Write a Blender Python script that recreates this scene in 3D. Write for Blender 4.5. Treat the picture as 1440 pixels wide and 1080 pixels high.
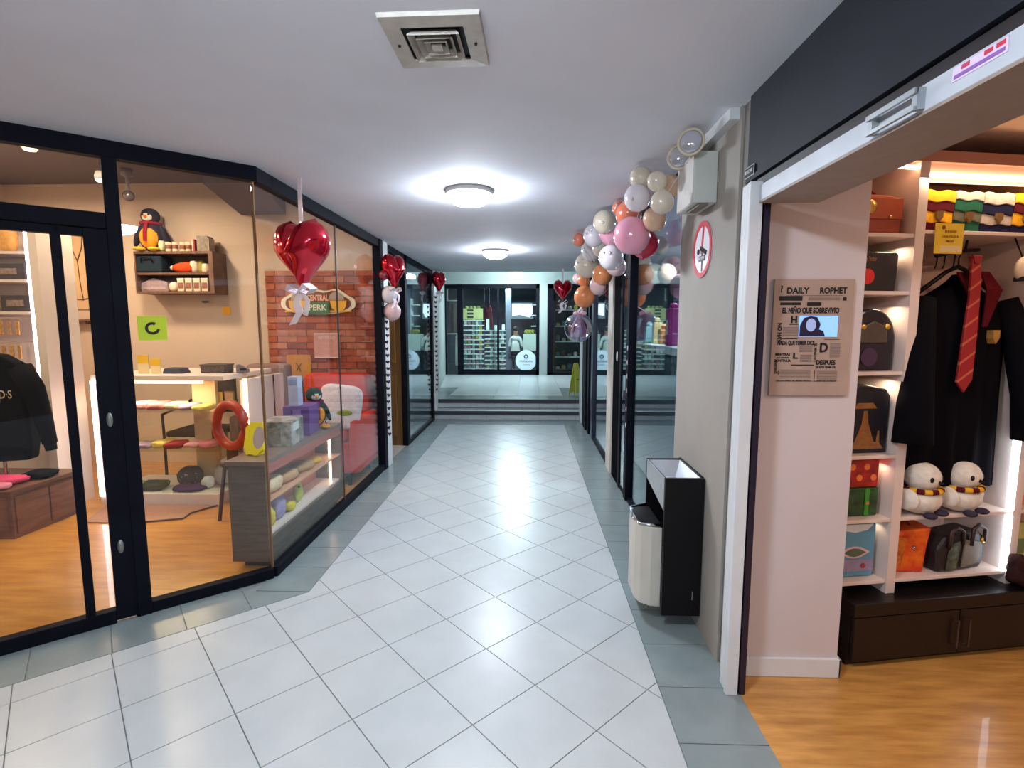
import bpy, bmesh, math, random
from mathutils import Vector, Matrix, Euler
R = math.radians
rnd = random.Random(7)
sc = bpy.context.scene
for o in list(bpy.data.objects):
    bpy.data.objects.remove(o)
COL = sc.collection

# ------------------------------------------------------------------ camera, world, exposure, lights
cam_d = bpy.data.cameras.new('camera')
cam_d.sensor_width = 36.0
cam_d.lens = 36.0 * 725.0 / 1440.0
cam_d.clip_start = 0.05
cam = bpy.data.objects.new('camera', cam_d)
COL.objects.link(cam)
cam.location = (0, 0, 1.5)
cam.rotation_euler = (R(90) - 0.1106, 0, 0.0326)
sc.camera = cam

w = bpy.data.worlds.new('world')
sc.world = w
w.use_nodes = True
w.node_tree.nodes['Background'].inputs[0].default_value = (0.80, 0.88, 1.0, 1)
w.node_tree.nodes['Background'].inputs[1].default_value = 0.30

sc.view_settings.view_transform = 'Standard'
sc.view_settings.look = 'None'
sc.view_settings.exposure = 0.13
sc.view_settings.gamma = 1.0
sc.view_settings.use_curve_mapping = False
sc.cycles.use_denoising = True
sc.cycles.max_bounces = 10
sc.cycles.transparent_max_bounces = 16
sc.cycles.sample_clamp_indirect = 6.0
sc.cycles.caustics_reflective = False
sc.cycles.caustics_refractive = False


def lamp(kind, name, loc, energy, color, size=0.2, rot=(0, 0, 0), sy=None, spot=None):
    d = bpy.data.lights.new(name, kind)
    d.energy = energy
    d.color = color
    if kind == 'AREA':
        d.size = size
        if sy:
            d.shape = 'RECTANGLE'
            d.size_y = sy
        else:
            d.shape = 'DISK'
    elif kind == 'SPOT':
        d.shadow_soft_size = size
        d.spot_size = spot or R(100)
        d.spot_blend = 0.6
    else:
        d.shadow_soft_size = size
    o = bpy.data.objects.new(name, d)
    o.location = loc
    o.rotation_euler = rot
    COL.objects.link(o)
    return o


COOL = (0.80, 0.90, 1.0)
WARM = (1.0, 0.74, 0.50)
# the corridor is lit by its glowing domes (see 'lit_dome' below)
# shop with the penguin shelf: warm ceiling spots
for x, y, en in ((-3.2, 3.3, 20), (-2.3, 4.5, 32), (-3.6, 4.5, 32), (-4.8, 4.4, 28), (-3.9, 2.4, 20), (-5.0, 3.0, 20)):
    lamp('AREA', 'shop_spot_light', (x, y, 2.86), en, WARM, 0.22)
lamp('AREA', 'case_strip_light', (-3.15, 4.15, 1.03), 9.0, (1.0, 0.74, 0.46), 0.8, sy=0.05)
# shop on the right: warm ceiling lamps
lamp('AREA', 'right_shop_light', (2.0, 1.2, 2.24), 12, (1.0, 0.70, 0.52), 0.3)
lamp('AREA', 'right_shop_light', (2.6, 0.1, 2.26), 9, (1.0, 0.70, 0.52), 0.3)
# shops at the far end and the small shops beside the corridor
lamp('AREA', 'far_shop_light', (-0.7, 14.3, 2.7), 45, (0.75, 0.92, 1.0), 0.5)
lamp('AREA', 'far_shop_light', (1.1, 14.0, 2.6), 14, (0.85, 0.92, 1.0), 0.4)
lamp('AREA', 'side_shop_light', (-2.4, 7.4, 2.3), 12, (0.75, 0.92, 1.0), 0.3)
lamp('AREA', 'party_shop_light', (1.5, 4.5, 2.3), 55, (0.85, 0.92, 1.0), 0.4)

# ------------------------------------------------------------------ materials
MATS = {}


def lin(c):
    return tuple(((v / 255.0) / 12.92 if v / 255.0 <= 0.04045 else ((v / 255.0 + 0.055) / 1.055) ** 2.4) for v in c) + (1.0,)


def mat(name, rgb, rough=0.5, metal=0.0, emit=0.0, noise=0.0, scale=20.0, bump=0.0, spec=0.5, coat=0.0, rgb2=None, stretch=None, trans=0.0, sss=0.0):
    if name in MATS:
        return MATS[name]
    m = bpy.data.materials.new(name)
    m.use_nodes = True
    nt = m.node_tree
    b = nt.nodes['Principled BSDF']
    c = lin(rgb)
    b.inputs['Base Color'].default_value = c
    b.inputs['Roughness'].default_value = rough
    b.inputs['Metallic'].default_value = metal
    b.inputs['Specular IOR Level'].default_value = spec
    b.inputs['Coat Weight'].default_value = coat
    b.inputs['Transmission Weight'].default_value = trans
    b.inputs['Subsurface Weight'].default_value = sss
    if emit:
        b.inputs['Emission Color'].default_value = c
        b.inputs['Emission Strength'].default_value = emit
    tc = nt.nodes.new('ShaderNodeTexCoord')
    mp = nt.nodes.new('ShaderNodeMapping')
    nt.links.new(tc.outputs['Object'], mp.inputs[0])
    if stretch:
        mp.inputs['Scale'].default_value = stretch
    n = nt.nodes.new('ShaderNodeTexNoise')
    n.inputs['Scale'].default_value = scale
    n.inputs['Detail'].default_value = 4
    nt.links.new(mp.outputs[0], n.inputs['Vector'])
    if noise or rgb2:
        r = nt.nodes.new('ShaderNodeValToRGB')
        c2 = lin(rgb2) if rgb2 else tuple(max(0, v * (1 - noise)) for v in c[:3]) + (1,)
        r.color_ramp.elements[0].position = 0.35
        r.color_ramp.elements[1].position = 0.65
        r.color_ramp.elements[0].color = c2
        r.color_ramp.elements[1].color = c
        nt.links.new(n.outputs['Fac'], r.inputs[0])
        nt.links.new(r.outputs[0], b.inputs['Base Color'])
    if bump:
        bp = nt.nodes.new('ShaderNodeBump')
        bp.inputs['Strength'].default_value = bump
        bp.inputs['Distance'].default_value = 0.01
        nt.links.new(n.outputs['Fac'], bp.inputs['Height'])
        nt.links.new(bp.outputs[0], b.inputs['Normal'])
    MATS[name] = m
    return m


def glass_mat(name, tint, refl=1.0, base=0.05, rough=0.0):
    m = bpy.data.materials.new(name)
    m.use_nodes = True
    nt = m.node_tree
    nt.nodes.clear()
    out = nt.nodes.new('ShaderNodeOutputMaterial')
    mix = nt.nodes.new('ShaderNodeMixShader')
    tr = nt.nodes.new('ShaderNodeBsdfTransparent')
    tr.inputs[0].default_value = lin(tint)
    gl = nt.nodes.new('ShaderNodeBsdfGlossy')
    gl.inputs['Roughness'].default_value = rough
    gl.inputs['Color'].default_value = (0.95, 0.97, 1, 1)
    lw = nt.nodes.new('ShaderNodeLayerWeight')
    lw.inputs['Blend'].default_value = 0.5
    pw = nt.nodes.new('ShaderNodeMath')
    pw.operation = 'POWER'
    pw.inputs[1].default_value = 4.0
    nt.links.new(lw.outputs['Facing'], pw.inputs[0])
    ml = nt.nodes.new('ShaderNodeMath')
    ml.operation = 'MULTIPLY_ADD'
    ml.inputs[1].default_value = refl
    ml.inputs[2].default_value = base
    ml.use_clamp = True
    nt.links.new(pw.outputs[0], ml.inputs[0])
    nt.links.new(ml.outputs[0], mix.inputs[0])
    nt.links.new(tr.outputs[0], mix.inputs[1])
    nt.links.new(gl.outputs[0], mix.inputs[2])
    nt.links.new(mix.outputs[0], out.inputs[0])
    MATS[name] = m
    return m


def striped(name, c1, c2, axis=0, freq=10.0, rough=0.7, ratio=0.5, rot=(0, 0, 0)):
    m = bpy.data.materials.new(name)
    m.use_nodes = True
    nt = m.node_tree
    b = nt.nodes['Principled BSDF']
    b.inputs['Roughness'].default_value = rough
    tc = nt.nodes.new('ShaderNodeTexCoord')
    mp = nt.nodes.new('ShaderNodeMapping')
    mp.inputs['Rotation'].default_value = rot
    nt.links.new(tc.outputs['Object'], mp.inputs[0])
    sp = nt.nodes.new('ShaderNodeSeparateXYZ')
    nt.links.new(mp.outputs[0], sp.inputs[0])
    a = nt.nodes.new('ShaderNodeMath')
    a.operation = 'MULTIPLY'
    a.inputs[1].default_value = freq
    nt.links.new(sp.outputs[axis], a.inputs[0])
    f = nt.nodes.new('ShaderNodeMath')
    f.operation = 'FRACT'
    nt.links.new(a.outputs[0], f.inputs[0])
    g = nt.nodes.new('ShaderNodeMath')
    g.operation = 'GREATER_THAN'
    g.inputs[1].default_value = ratio
    nt.links.new(f.outputs[0], g.inputs[0])
    r = nt.nodes.new('ShaderNodeValToRGB')
    r.color_ramp.elements[0].color = lin(c1)
    r.color_ramp.elements[1].color = lin(c2)
    nt.links.new(g.outputs[0], r.inputs[0])
    nt.links.new(r.outputs[0], b.inputs['Base Color'])
    MATS[name] = m
    return m


GLASS = glass_mat('shop_glass', (250, 252, 252), 0.55, 0.025)
GLASS2 = glass_mat('corridor_glass', (226, 236, 238), 0.75, 0.07)
GLASS3 = glass_mat('case_glass', (248, 252, 250), 0.3, 0.03)
BUBBLE = glass_mat('bubble_film', (200, 200, 222), 1.3, 0.22, 0.08)
BLACKF = mat('black_frame', (12, 14, 26), 0.6, 0.0, noise=0.3, scale=8, spec=0.1)
WHITEP = mat('white_paint', (215, 218, 220), 0.45, noise=0.05, scale=6)
CEILP = mat('ceiling_paint', (229, 232, 241), 0.8, noise=0.05, scale=2.5, bump=0.05)
TILEW = mat('white_tile', (178, 184, 187), 0.28, noise=0.07, scale=5, spec=0.3, bump=0.02)
TILEG = mat('grey_tile', (128, 140, 142), 0.25, noise=0.12, scale=6, spec=0.5)
GROUT = mat('grout', (126, 132, 134), 0.9, noise=0.2, scale=40)
WOODF = mat('laminate_floor', (196, 140, 58), 0.28, rgb2=(170, 112, 40), scale=3.0, stretch=(1, 7, 1), coat=0.3)
WOODR = mat('oak_floor', (204, 150, 80), 0.3, rgb2=(172, 120, 58), scale=3.5, stretch=(1.2, 8, 1), coat=0.25)
CREAM = mat('cream_wall', (206, 186, 166), 0.8, noise=0.04, scale=3, bump=0.03)
PINKW = mat('pale_shop_wall', (208, 196, 196), 0.8, noise=0.04, scale=3)
GREYW = mat('taupe_paint', (158, 152, 144), 0.7, noise=0.07, scale=4, bump=0.04)
DGREYW = mat('shaded_taupe', (122, 118, 112), 0.7, noise=0.07, scale=4)  # pier taupe darkened, shade of the rail recess put into the colour
NAVY = mat('navy_panel', (28, 32, 42), 0.6, spec=0.3, noise=0.2, scale=5)
DCEIL = mat('dark_ceiling_paint', (92, 84, 90), 0.8, noise=0.1, scale=4)
BRICKS = [mat('brick_clay_%s' % n, c, 0.85, noise=0.3, scale=14, bump=0.4) for n, c in (('red', (168, 84, 58)), ('pale', (190, 118, 90)), ('brown', (150, 72, 52)), ('orange', (184, 96, 64)))]
MORTAR = mat('mortar', (176, 132, 110), 0.95, noise=0.2, scale=30)
DWOOD = mat('dark_wood', (22, 14, 16), 0.35, noise=0.4, scale=6, stretch=(1, 1, 6), spec=0.4)
GWOOD = mat('grey_brown_laminate', (104, 88, 74), 0.5, rgb2=(84, 70, 58), scale=6, stretch=(1, 1, 9))
RWOOD = mat('rustic_wood', (120, 86, 66), 0.6, rgb2=(88, 62, 50), scale=7, stretch=(5, 1, 1))
DOORW = mat('brown_door_wood', (122, 84, 38), 0.5, rgb2=(100, 66, 26), scale=5, stretch=(8, 8, 1))
WHITEF = mat('white_laminate', (226, 212, 200), 0.45, noise=0.03, scale=5)
LEDW = mat('white_led', (255, 236, 246), 0.4, emit=9.0)
LEDWARM = mat('warm_led', (255, 206, 160), 0.4, emit=9.0)
DOME = mat('lit_dome', (228, 238, 250), 0.4, emit=178.0)
SQLAMP = mat('lit_square_lamp', (218, 242, 246), 0.4, emit=300.0)
CHROME = mat('chrome', (200, 200, 205), 0.15, 1.0)
STEEL = mat('galvanised_steel', (178, 184, 188), 0.4, 0.55, noise=0.15, scale=12)
BLACKP = mat('black_plastic', (13, 11, 14), 0.45, noise=0.3, scale=20, spec=0.3)
WHITEPL = mat('white_plastic', (228, 228, 226), 0.35, noise=0.04, scale=9)
CREAMPL = mat('cream_plastic', (196, 190, 178), 0.4, noise=0.08, scale=8)
REDFOIL = mat('red_foil', (206, 12, 44), 0.14, 0.75, noise=0.12, scale=5, coat=0.6)
RIBBON = mat('white_ribbon', (240, 226, 232), 0.4, noise=0.06, scale=30)
PINKRIB = mat('pink_tulle', (236, 176, 196), 0.6, noise=0.12, scale=30)
INK = mat('black_ink', (28, 24, 26), 0.8, noise=0.1, scale=30)


def rub(name, rgb, rough=0.2):
    return mat('rubber_' + name, rgb, rough, noise=0.04, scale=9, coat=0.35, sss=0.0)


def cloth(name, rgb, rgb2=None):
    return mat('cloth_' + name, rgb, 0.95, noise=0.18, scale=40, bump=0.12, rgb2=rgb2, spec=0.1)


# ------------------------------------------------------------------ geometry helpers
class MB:
    def __init__(s):
        s.v = []; s.f = []; s.m = []; s.sm = []; s.mats = []

    def mi(s, m):
        if m not in s.mats:
            s.mats.append(m)
        return s.mats.index(m)

    def add(s, vs, fs, m=None, smooth=False):
        o = len(s.v)
        s.v += [tuple(v) for v in vs]
        i = s.mi(m) if m else 0
        for f in fs:
            s.f.append(tuple(o + k for k in f)); s.m.append(i); s.sm.append(smooth)
        return s

    def box(s, x0, y0, z0, x1, y1, z1, m=None):
        x0, x1 = min(x0, x1), max(x0, x1); y0, y1 = min(y0, y1), max(y0, y1); z0, z1 = min(z0, z1), max(z0, z1)
        vs = [(x0, y0, z0), (x1, y0, z0), (x1, y1, z0), (x0, y1, z0), (x0, y0, z1), (x1, y0, z1), (x1, y1, z1), (x0, y1, z1)]
        return s.add(vs, [(3, 2, 1, 0), (4, 5, 6, 7), (0, 1, 5, 4), (1, 2, 6, 5), (2, 3, 7, 6), (3, 0, 4, 7)], m)

    def prism(s, poly, a0, a1, axis='z', m=None, smooth=False):
        n = len(poly)
        def P(p, a):
            return {'z': (p[0], p[1], a), 'y': (p[0], a, p[1]), 'x': (a, p[0], p[1])}[axis]
        vs = [P(p, a0) for p in poly] + [P(p, a1) for p in poly]
        fs = [tuple(range(n))[::-1], tuple(range(n, 2 * n))] + [(i, (i + 1) % n, n + (i + 1) % n, n + i) for i in range(n)]
        return s.add(vs, fs, m, smooth)

    def lathe(s, prof, c=(0, 0, 0), seg=16, m=None, axis='z', sx=1, sy=1, smooth=True):
        vs = []; fs = []
        for r, h in prof:
            for k in range(seg):
                a = 2 * math.pi * k / seg
                x, y = r * math.cos(a) * sx, r * math.sin(a) * sy
                p = {'z': (x, y, h), 'y': (x, h, y), 'x': (h, x, y)}[axis]
                vs.append((p[0] + c[0], p[1] + c[1], p[2] + c[2]))
        for i in range(len(prof) - 1):
            for k in range(seg):
                k2 = (k + 1) % seg
                fs.append((i * seg + k, i * seg + k2, (i + 1) * seg + k2, (i + 1) * seg + k))
        fs.append(tuple(range(seg))[::-1])
        fs.append(tuple((len(prof) - 1) * seg + k for k in range(seg)))
        return s.add(vs, fs, m, smooth)

    def cyl(s, c, r, h, axis='z', seg=16, m=None):
        return s.lathe([(r, 0), (r, h)], c, seg, m, axis, smooth=False)

    def ball(s, c, r, m=None, seg=16, rings=10, noise=0.0, sq=1.0, seed=0, rot=None):
        if not isinstance(r, (tuple, list)):
            r = (r, r, r)
        rr = random.Random(seed)
        ph = [rr.uniform(0, 6.28) for _ in range(6)]
        vs = []; fs = []
        def pw(v):
            return math.copysign(abs(v) ** sq, v)
        M3 = Euler(rot).to_matrix() if rot else None
        for i in range(rings + 1):
            t = math.pi * i / rings
            for k in range(seg):
                a = 2 * math.pi * k / seg
                x, y, z = pw(math.sin(t)) * pw(math.cos(a)), pw(math.sin(t)) * pw(math.sin(a)), pw(math.cos(t))
                q = 1 + noise * (math.sin(3 * a + ph[0]) * math.sin(2 * t + ph[1]) + 0.6 * math.sin(5 * a + ph[2] + 3 * t) + 0.4 * math.sin(7 * t + ph[3] + 2 * a)) * math.sin(t)
                p = Vector((x * r[0] * q, y * r[1] * q, z * r[2] * q))
                if M3:
                    p = M3 @ p
                vs.append((p.x + c[0], p.y + c[1], p.z + c[2]))
        for i in range(rings):
            for k in range(seg):
                k2 = (k + 1) % seg
                fs.append((i * seg + k, (i + 1) * seg + k, (i + 1) * seg + k2, i * seg + k2))
        return s.add(vs, fs, m, True)

    def tube(s, pts, r, seg=8, m=None, closed=False):
        P = [Vector(p) for p in pts]
        n = len(P)
        vs = []; fs = []
        up = Vector((0, 0, 1))
        for i, p in enumerate(P):
            a = P[(i - 1) % n] if (closed or i > 0) else p
            b = P[(i + 1) % n] if (closed or i < n - 1) else p
            d = (b - a).normalized()
            u = d.cross(up)
            if u.length < 1e-3:
                u = d.cross(Vector((0, 1, 0)))
            u.normalize(); v = d.cross(u)
            rad = r[i] if isinstance(r, (list, tuple)) else r
            for k in range(seg):
                t = 2 * math.pi * k / seg
                vs.append(tuple(p + u * math.cos(t) * rad + v * math.sin(t) * rad))
        for i in range(n if closed else n - 1):
            j = (i + 1) % n
            for k in range(seg):
                k2 = (k + 1) % seg
                fs.append((i * seg + k, i * seg + k2, j * seg + k2, j * seg + k))
        if not closed:
            fs.append(tuple(range(seg))[::-1]); fs.append(tuple((n - 1) * seg + k for k in range(seg)))
        return s.add(vs, fs, m, True)

    def strip(s, pts, wdir, w, th=0.002, m=None):
        # a ribbon: centre line points, width direction, thickness given by extrusion
        vs = []; fs = []
        W = Vector(wdir)
        n = len(pts)
        for i, p in enumerate(pts):
            p = Vector(p)
            ww = w[i] if isinstance(w, (list, tuple)) else w
            d = (Vector(pts[min(i + 1, n - 1)]) - Vector(pts[max(i - 1, 0)])).normalized()
            nn = d.cross(W).normalized() * th * 0.5
            a, b = p - W * ww / 2, p + W * ww / 2
            vs += [tuple(a - nn), tuple(b - nn), tuple(b + nn), tuple(a + nn)]
        for i in range(n - 1):
            for k in range(4):
                k2 = (k + 1) % 4
                fs.append((i * 4 + k, i * 4 + k2, i * 4 + 4 + k2, i * 4 + 4 + k))
        fs.append((3, 2, 1, 0)); fs.append(tuple((n - 1) * 4 + k for k in range(4)))
        return s.add(vs, fs, m, False)

    def build(s, name, m=None, parent=None, loc=None, rot=None, bev=0.0, fix=True):
        me = bpy.data.meshes.new(name)
        me.from_pydata(s.v, [], s.f)
        mats = list(s.mats) if s.mats else []
        if m:
            if not s.mats:
                mats = [m]
            elif m not in mats:
                pass
        for q in mats:
            me.materials.append(q)
        me.polygons.foreach_set('material_index', s.m)
        me.polygons.foreach_set('use_smooth', s.sm)
        if fix:
            bm = bmesh.new(); bm.from_mesh(me)
            bmesh.ops.recalc_face_normals(bm, faces=bm.faces)
            bm.to_mesh(me); bm.free()
        me.update()
        o = bpy.data.objects.new(name, me)
        COL.objects.link(o)
        if parent:
            o.parent = parent
        if loc:
            o.location = loc
        if rot:
            o.rotation_euler = rot
        if bev:
            b = o.modifiers.new('bevel', 'BEVEL'); b.width = bev; b.segments = 2; b.limit_method = 'ANGLE'
        return o


def tag(o, label=None, cat=None, group=None, kind=None):
    if label: o['label'] = label
    if cat: o['category'] = cat
    if group: o['group'] = group
    if kind: o['kind'] = kind
    return o


def thing(name, label, cat, loc=(0, 0, 0), rz=0.0, group=None, kind=None):
    o = bpy.data.objects.new(name, None)
    o.empty_display_size = 0.05
    COL.objects.link(o)
    o.location = loc
    o.rotation_euler = (0, 0, rz)
    return tag(o, label, cat, group, kind)


def struct(name, mb, m, parent=None, **k):
    o = mb.build(name, m, parent, **k)
    if parent is None:
        o['kind'] = 'structure'
    return o


def copy_thing(o, loc, rz=None, label=None, group=None):
    c = o.copy(); COL.objects.link(c); c.location = loc
    if rz is not None:
        c.rotation_euler = (0, 0, rz)
    if label: c['label'] = label
    if group: c['group'] = group
    for ch in list(o.children):
        d = ch.copy(); COL.objects.link(d); d.parent = c
        for g in list(ch.children):
            e = g.copy(); COL.objects.link(e); e.parent = d
    return c


def lettering(txt, size, loc, parent, m, rot=(R(90), 0, 0), name='lettering', ext=0.0008, bold=0.0, sx=1.0, align='CENTER', shear=0.0, space=1.0):
    cu = bpy.data.curves.new('txt', 'FONT')
    cu.body = txt; cu.size = size; cu.extrude = ext; cu.offset = bold
    cu.align_x = align; cu.align_y = 'CENTER'; cu.shear = shear; cu.space_character = space
    cu.resolution_u = 3
    t = bpy.data.objects.new('txt', cu)
    COL.objects.link(t)
    me = bpy.data.meshes.new_from_object(t)
    bpy.data.objects.remove(t)
    me.materials.clear(); me.materials.append(m)
    o = bpy.data.objects.new(name, me)
    COL.objects.link(o)
    o.parent = parent; o.location = loc; o.rotation_euler = rot; o.scale = (sx, 1, 1)
    return o


def circ(r, n=24, cx=0, cy=0, a0=0, a1=360):
    full = (a1 - a0) >= 360
    return [(cx + r * math.cos(R(a0 + (a1 - a0) * i / (n if full else n - 1))), cy + r * math.sin(R(a0 + (a1 - a0) * i / (n if full else n - 1)))) for i in range(n)]


def clip(poly, a, b, c):
    # keep a*x+b*y<=c
    out = []
    for i in range(len(poly)):
        p, q = poly[i], poly[(i + 1) % len(poly)]
        dp, dq = a * p[0] + b * p[1] - c, a * q[0] + b * q[1] - c
        if dp <= 0: out.append(p)
        if (dp < 0 and dq > 0) or (dp > 0 and dq < 0):
            t = dp / (dp - dq); out.append((p[0] + t * (q[0] - p[0]), p[1] + t * (q[1] - p[1])))
    return out


def area(p):
    return abs(sum(p[i][0] * p[(i + 1) % len(p)][1] - p[(i + 1) % len(p)][0] * p[i][1] for i in range(len(p)))) / 2


# ================================================================== THE SETTING
CX, CY = -1.54, 2.92                      # corner of the left shopfront
DX, DY = -0.76, -0.65                     # direction of its slanted front
DA = math.atan2(DY, DX)                   # its angle
H = 2.38
XR = 0.85
# ---- corridor floor: grout bed with single tiles
bed = MB().prism([(-1.56, 8.24), (-1.56, 2.93), (CX + DX * 4.2, CY + DY * 4.2), (-5.2, -4.5), (0.88, -4.5), (0.88, 8.24)], -0.08, -0.004)
floor = struct('floor', bed, GROUT)
white_clips = [[(1, 0, 0.547), (-1, 0, 1.245), (0, 1, 7.83), (0, -1, 0.4)],
               [(1, 0, -1.245), (0, -1, 0.4)]]
# slanted border edge through (-1.245,2.745) and (-2.2,1.928)
ex, ey = -0.955, -0.817
el = math.hypot(ex, ey); ex /= el; ey /= el
nx, ny = -ey, ex                          # outward: towards the shop
if nx * (-1) + ny * 1 < 0:
    nx, ny = -nx, -ny
cc = nx * -1.245 + ny * 2.745
white_clips[1].append((nx, ny, cc))
S = 0.3295; th = 0.7577
e1 = (math.cos(th), math.sin(th)); e2 = (math.sin(th), -math.cos(th))
G = 0.0022
for i in range(-16, 24):
    for j in range(-22, 20):
        ox = -0.8999 + S * (i * e1[0] + j * e2[0]); oy = 2.0457 + S * (i * e1[1] + j * e2[1])
        c4 = []
        for (u, v) in ((G, G), (S - G, G), (S - G, S - G), (G, S - G)):
            c4.append((ox + u * e1[0] + v * e2[0], oy + u * e1[1] + v * e2[1]))
        mb = MB(); hit = False
        for cl in white_clips:
            p = c4
            for a, b, c in cl:
                if p: p = clip(p, a, b, c)
            if len(p) > 2 and area(p) > 2e-4 and min(q[0] for q in p) > -3.0:
                mb.prism(p, -0.006, 0.0); hit = True
        if hit:
            mb.build('tile', TILEW, floor)
# grey border tiles
k = 0
y = 0.55
while y < 8.22:
    y1 = min(y + 0.2955, 8.235)
    p = [(0.551, y + G), (0.872, y + G), (0.872, y1 - G), (0.551, y1 - G)]
    MB().prism(p, -0.006, 0).build('border_tile', TILEG, floor)
    y += 0.2955
y = 2.75
while y < 8.22:
    y1 = min(y + 0.2955, 8.235)
    p = [(-1.555, y + G), (-1.249, y + G), (-1.249, y1 - G), (-1.555, y1 - G)]
    p = clip(p, nx, ny, 99) if False else p
    # front tile is cut along the mitre of the corner
    MB().prism(p, -0.006, 0).build('border_tile', TILEG, floor)
    y += 0.2955
x = -1.245
while x < 0.54:
    x1 = min(x + 0.2955, 0.547)
    MB().box(x + G, 7.834, -0.006, x1 - G, 8.235, 0).build('border_tile', TILEG, floor)
    x += 0.2955
# slanted border
L = 0.0
px_, py_ = -1.249, 2.749
while L < 3.2:
    a = (px_ + ex * (L + G), py_ + ey * (L + G)); b = (px_ + ex * (L + 0.2955 - G), py_ + ey * (L + 0.2955 - G))
    p = [a, b, (b[0] + nx * 0.33, b[1] + ny * 0.33), (a[0] + nx * 0.33, a[1] + ny * 0.33)]
    p = clip(p, 0, 1, 2.746)
    # stop under the slanted frame
    fnx, fny = DY, -DX
    if fnx * (-1) + fny < 0: fnx, fny = -fnx, -fny
    p = clip(p, fnx, fny, fnx * CX + fny * CY + 0.01)
    if len(p) > 2:
        MB().prism(p, -0.006, 0).build('border_tile', TILEG, floor)
    L += 0.2955

# ---- steps and landing
st = struct('floor', MB().box(-1.56, 8.25, -0.08, 0.95, 8.52, 0.137), GROUT)
ld = struct('floor', MB().box(-2.6, 8.53, -0.08, 2.6, 17.0, 0.287), GROUT)
x = -1.56
while x < 0.9:
    x1 = min(x + 0.29, 0.95)
    MB().box(x + G, 8.238, 0.004, x1 - G, 8.25, 0.118).build('riser_tile', TILEW, st)
    MB().box(x + G, 8.518, 0.154, x1 - G, 8.53, 0.268).build('riser_tile', TILEW, ld)
    MB().box(x + G, 8.262, 0.13, x1 - G, 8.515, 0.146).build('tread_tile', TILEW, st)
    x += 0.29
NOSE = mat('step_nosing_rubber', (44, 48, 54), 0.6, noise=0.2, scale=30)
MB().box(-1.56, 8.222, 0.085, 0.95, 8.262, 0.145).build('nosing', NOSE, st, bev=0.004)
MB().box(-1.56, 8.22, 0.1455, 0.95, 8.262, 0.151).build('nosing_edge', WHITEP, st)
MB().box(-1.56, 8.502, 0.232, 0.95, 8.545, 0.295).build('nosing', NOSE, ld, bev=0.004)
MB().box(-1.56, 8.50, 0.2955, 0.95, 8.56, 0.301).build('nosing_edge', TILEG, ld)
# landing tiles: grey border and white field
x = -2.6
while x < 2.6:
    yy = 8.56
    while yy < 12.88:
        inside = (-1.27 < x + 0.2 < 0.75 and yy > 8.9) or yy > 9.9
        MB().box(x + G, yy + G, 0.29, x + 0.4 - G, min(yy + 0.4, 12.9) - G, 0.3).build('tile', TILEW if inside else TILEG, ld)
        yy += 0.4
    x += 0.4
MB().box(-2.6, 12.92, 0.285, 2.6, 17, 0.30).build('shop_flooring', mat('dark_shop_floor', (70, 80, 86), 0.3, noise=0.2, scale=4), ld)

# ---- ceilings
ceil_poly = [(-1.56, 8.45), (-1.56, CY), (CX + DX * 4.2, CY + DY * 4.2), (-5.4, -4.6), (3.2, -4.6), (3.2, 0.2), (0.9, 0.2), (0.9, 8.45)]
struct('ceiling', MB().prism(ceil_poly, H, H + 0.14), CEILP)
struct('ceiling', MB().box(-2.7, 8.45, 2.85, 2.7, 12.9, 2.95).box(-2.7, 8.42, 2.38, 2.7, 8.45, 2.95), mat('far_ceiling_paint', (196, 206, 208), 0.8, noise=0.03, scale=3))
# ---- far end walls
FW = mat('far_wall_paint', (150, 160, 159), 0.7, noise=0.04, scale=4)
struct('wall_back', MB().box(-2.7, 12.86, 2.54, 2.7, 13.0, 2.9).box(0.262, 12.84, 0.3, 0.452, 13.0, 2.54).box(-2.7, 12.86, 0.3, -2.10, 13.0, 2.54).box(1.95, 12.86, 0.3, 2.7, 13.0, 2.54), FW)
struct('wall_left', MB().prism([(-1.56, 8.5), (-2.09, 12.88), (-2.35, 12.88), (-2.35, 8.45), (-1.9, 8.45)], 0.295, 2.85), FW)
struct('wall_right', MB().box(0.95, 8.35, 0.0, 1.2, 8.6, 2.85).box(2.5, 8.6, 0.3, 2.7, 12.9, 2.85), FW)
# room behind the far shopfronts
FD = mat('far_shop_wall', (92, 104, 120), 0.7, noise=0.15, scale=2)
struct('wall_back', MB().box(-2.7, 16.9, 0.3, 2.7, 17.0, 2.9).box(-2.7, 13.0, 0.3, -2.6, 17, 2.9).box(2.6, 13, 0.3, 2.7, 17, 2.9).box(0.3, 13.0, 0.3, 0.4, 17, 2.9), FD)
struct('ceiling', MB().box(-2.7, 13.0, 2.9, 2.7, 17, 3.0), FD)
# ---- corridor behind the camera (closes the mall)
struct('wall_front', MB().box(-5.4, -4.7, 0, 3.2, -4.55, H), GREYW)
struct('wall_left', MB().box(-5.45, -4.6, 0, -5.3, 0.2, H), GREYW)

# ================================================================== LEFT SHOP
SHC = 3.0
shop_poly = [(-1.56, 5.5), (-1.56, CY), (CX + DX * 4.2, CY + DY * 4.2), (-5.6, 0.2), (-5.6, 5.5)]
fl2 = struct('floor', MB().prism(shop_poly, -0.08, 0.001), WOODF)
struct('ceiling', MB().prism(shop_poly, SHC, SHC + 0.1), DCEIL)
struct('wall_left', MB().box(-5.7, 0.1, 0, -5.6, 5.6, SHC), CREAM)
struct('wall_back', MB().box(-5.7, 5.5, 0, -1.56, 5.62, SHC), CREAM)
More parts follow.
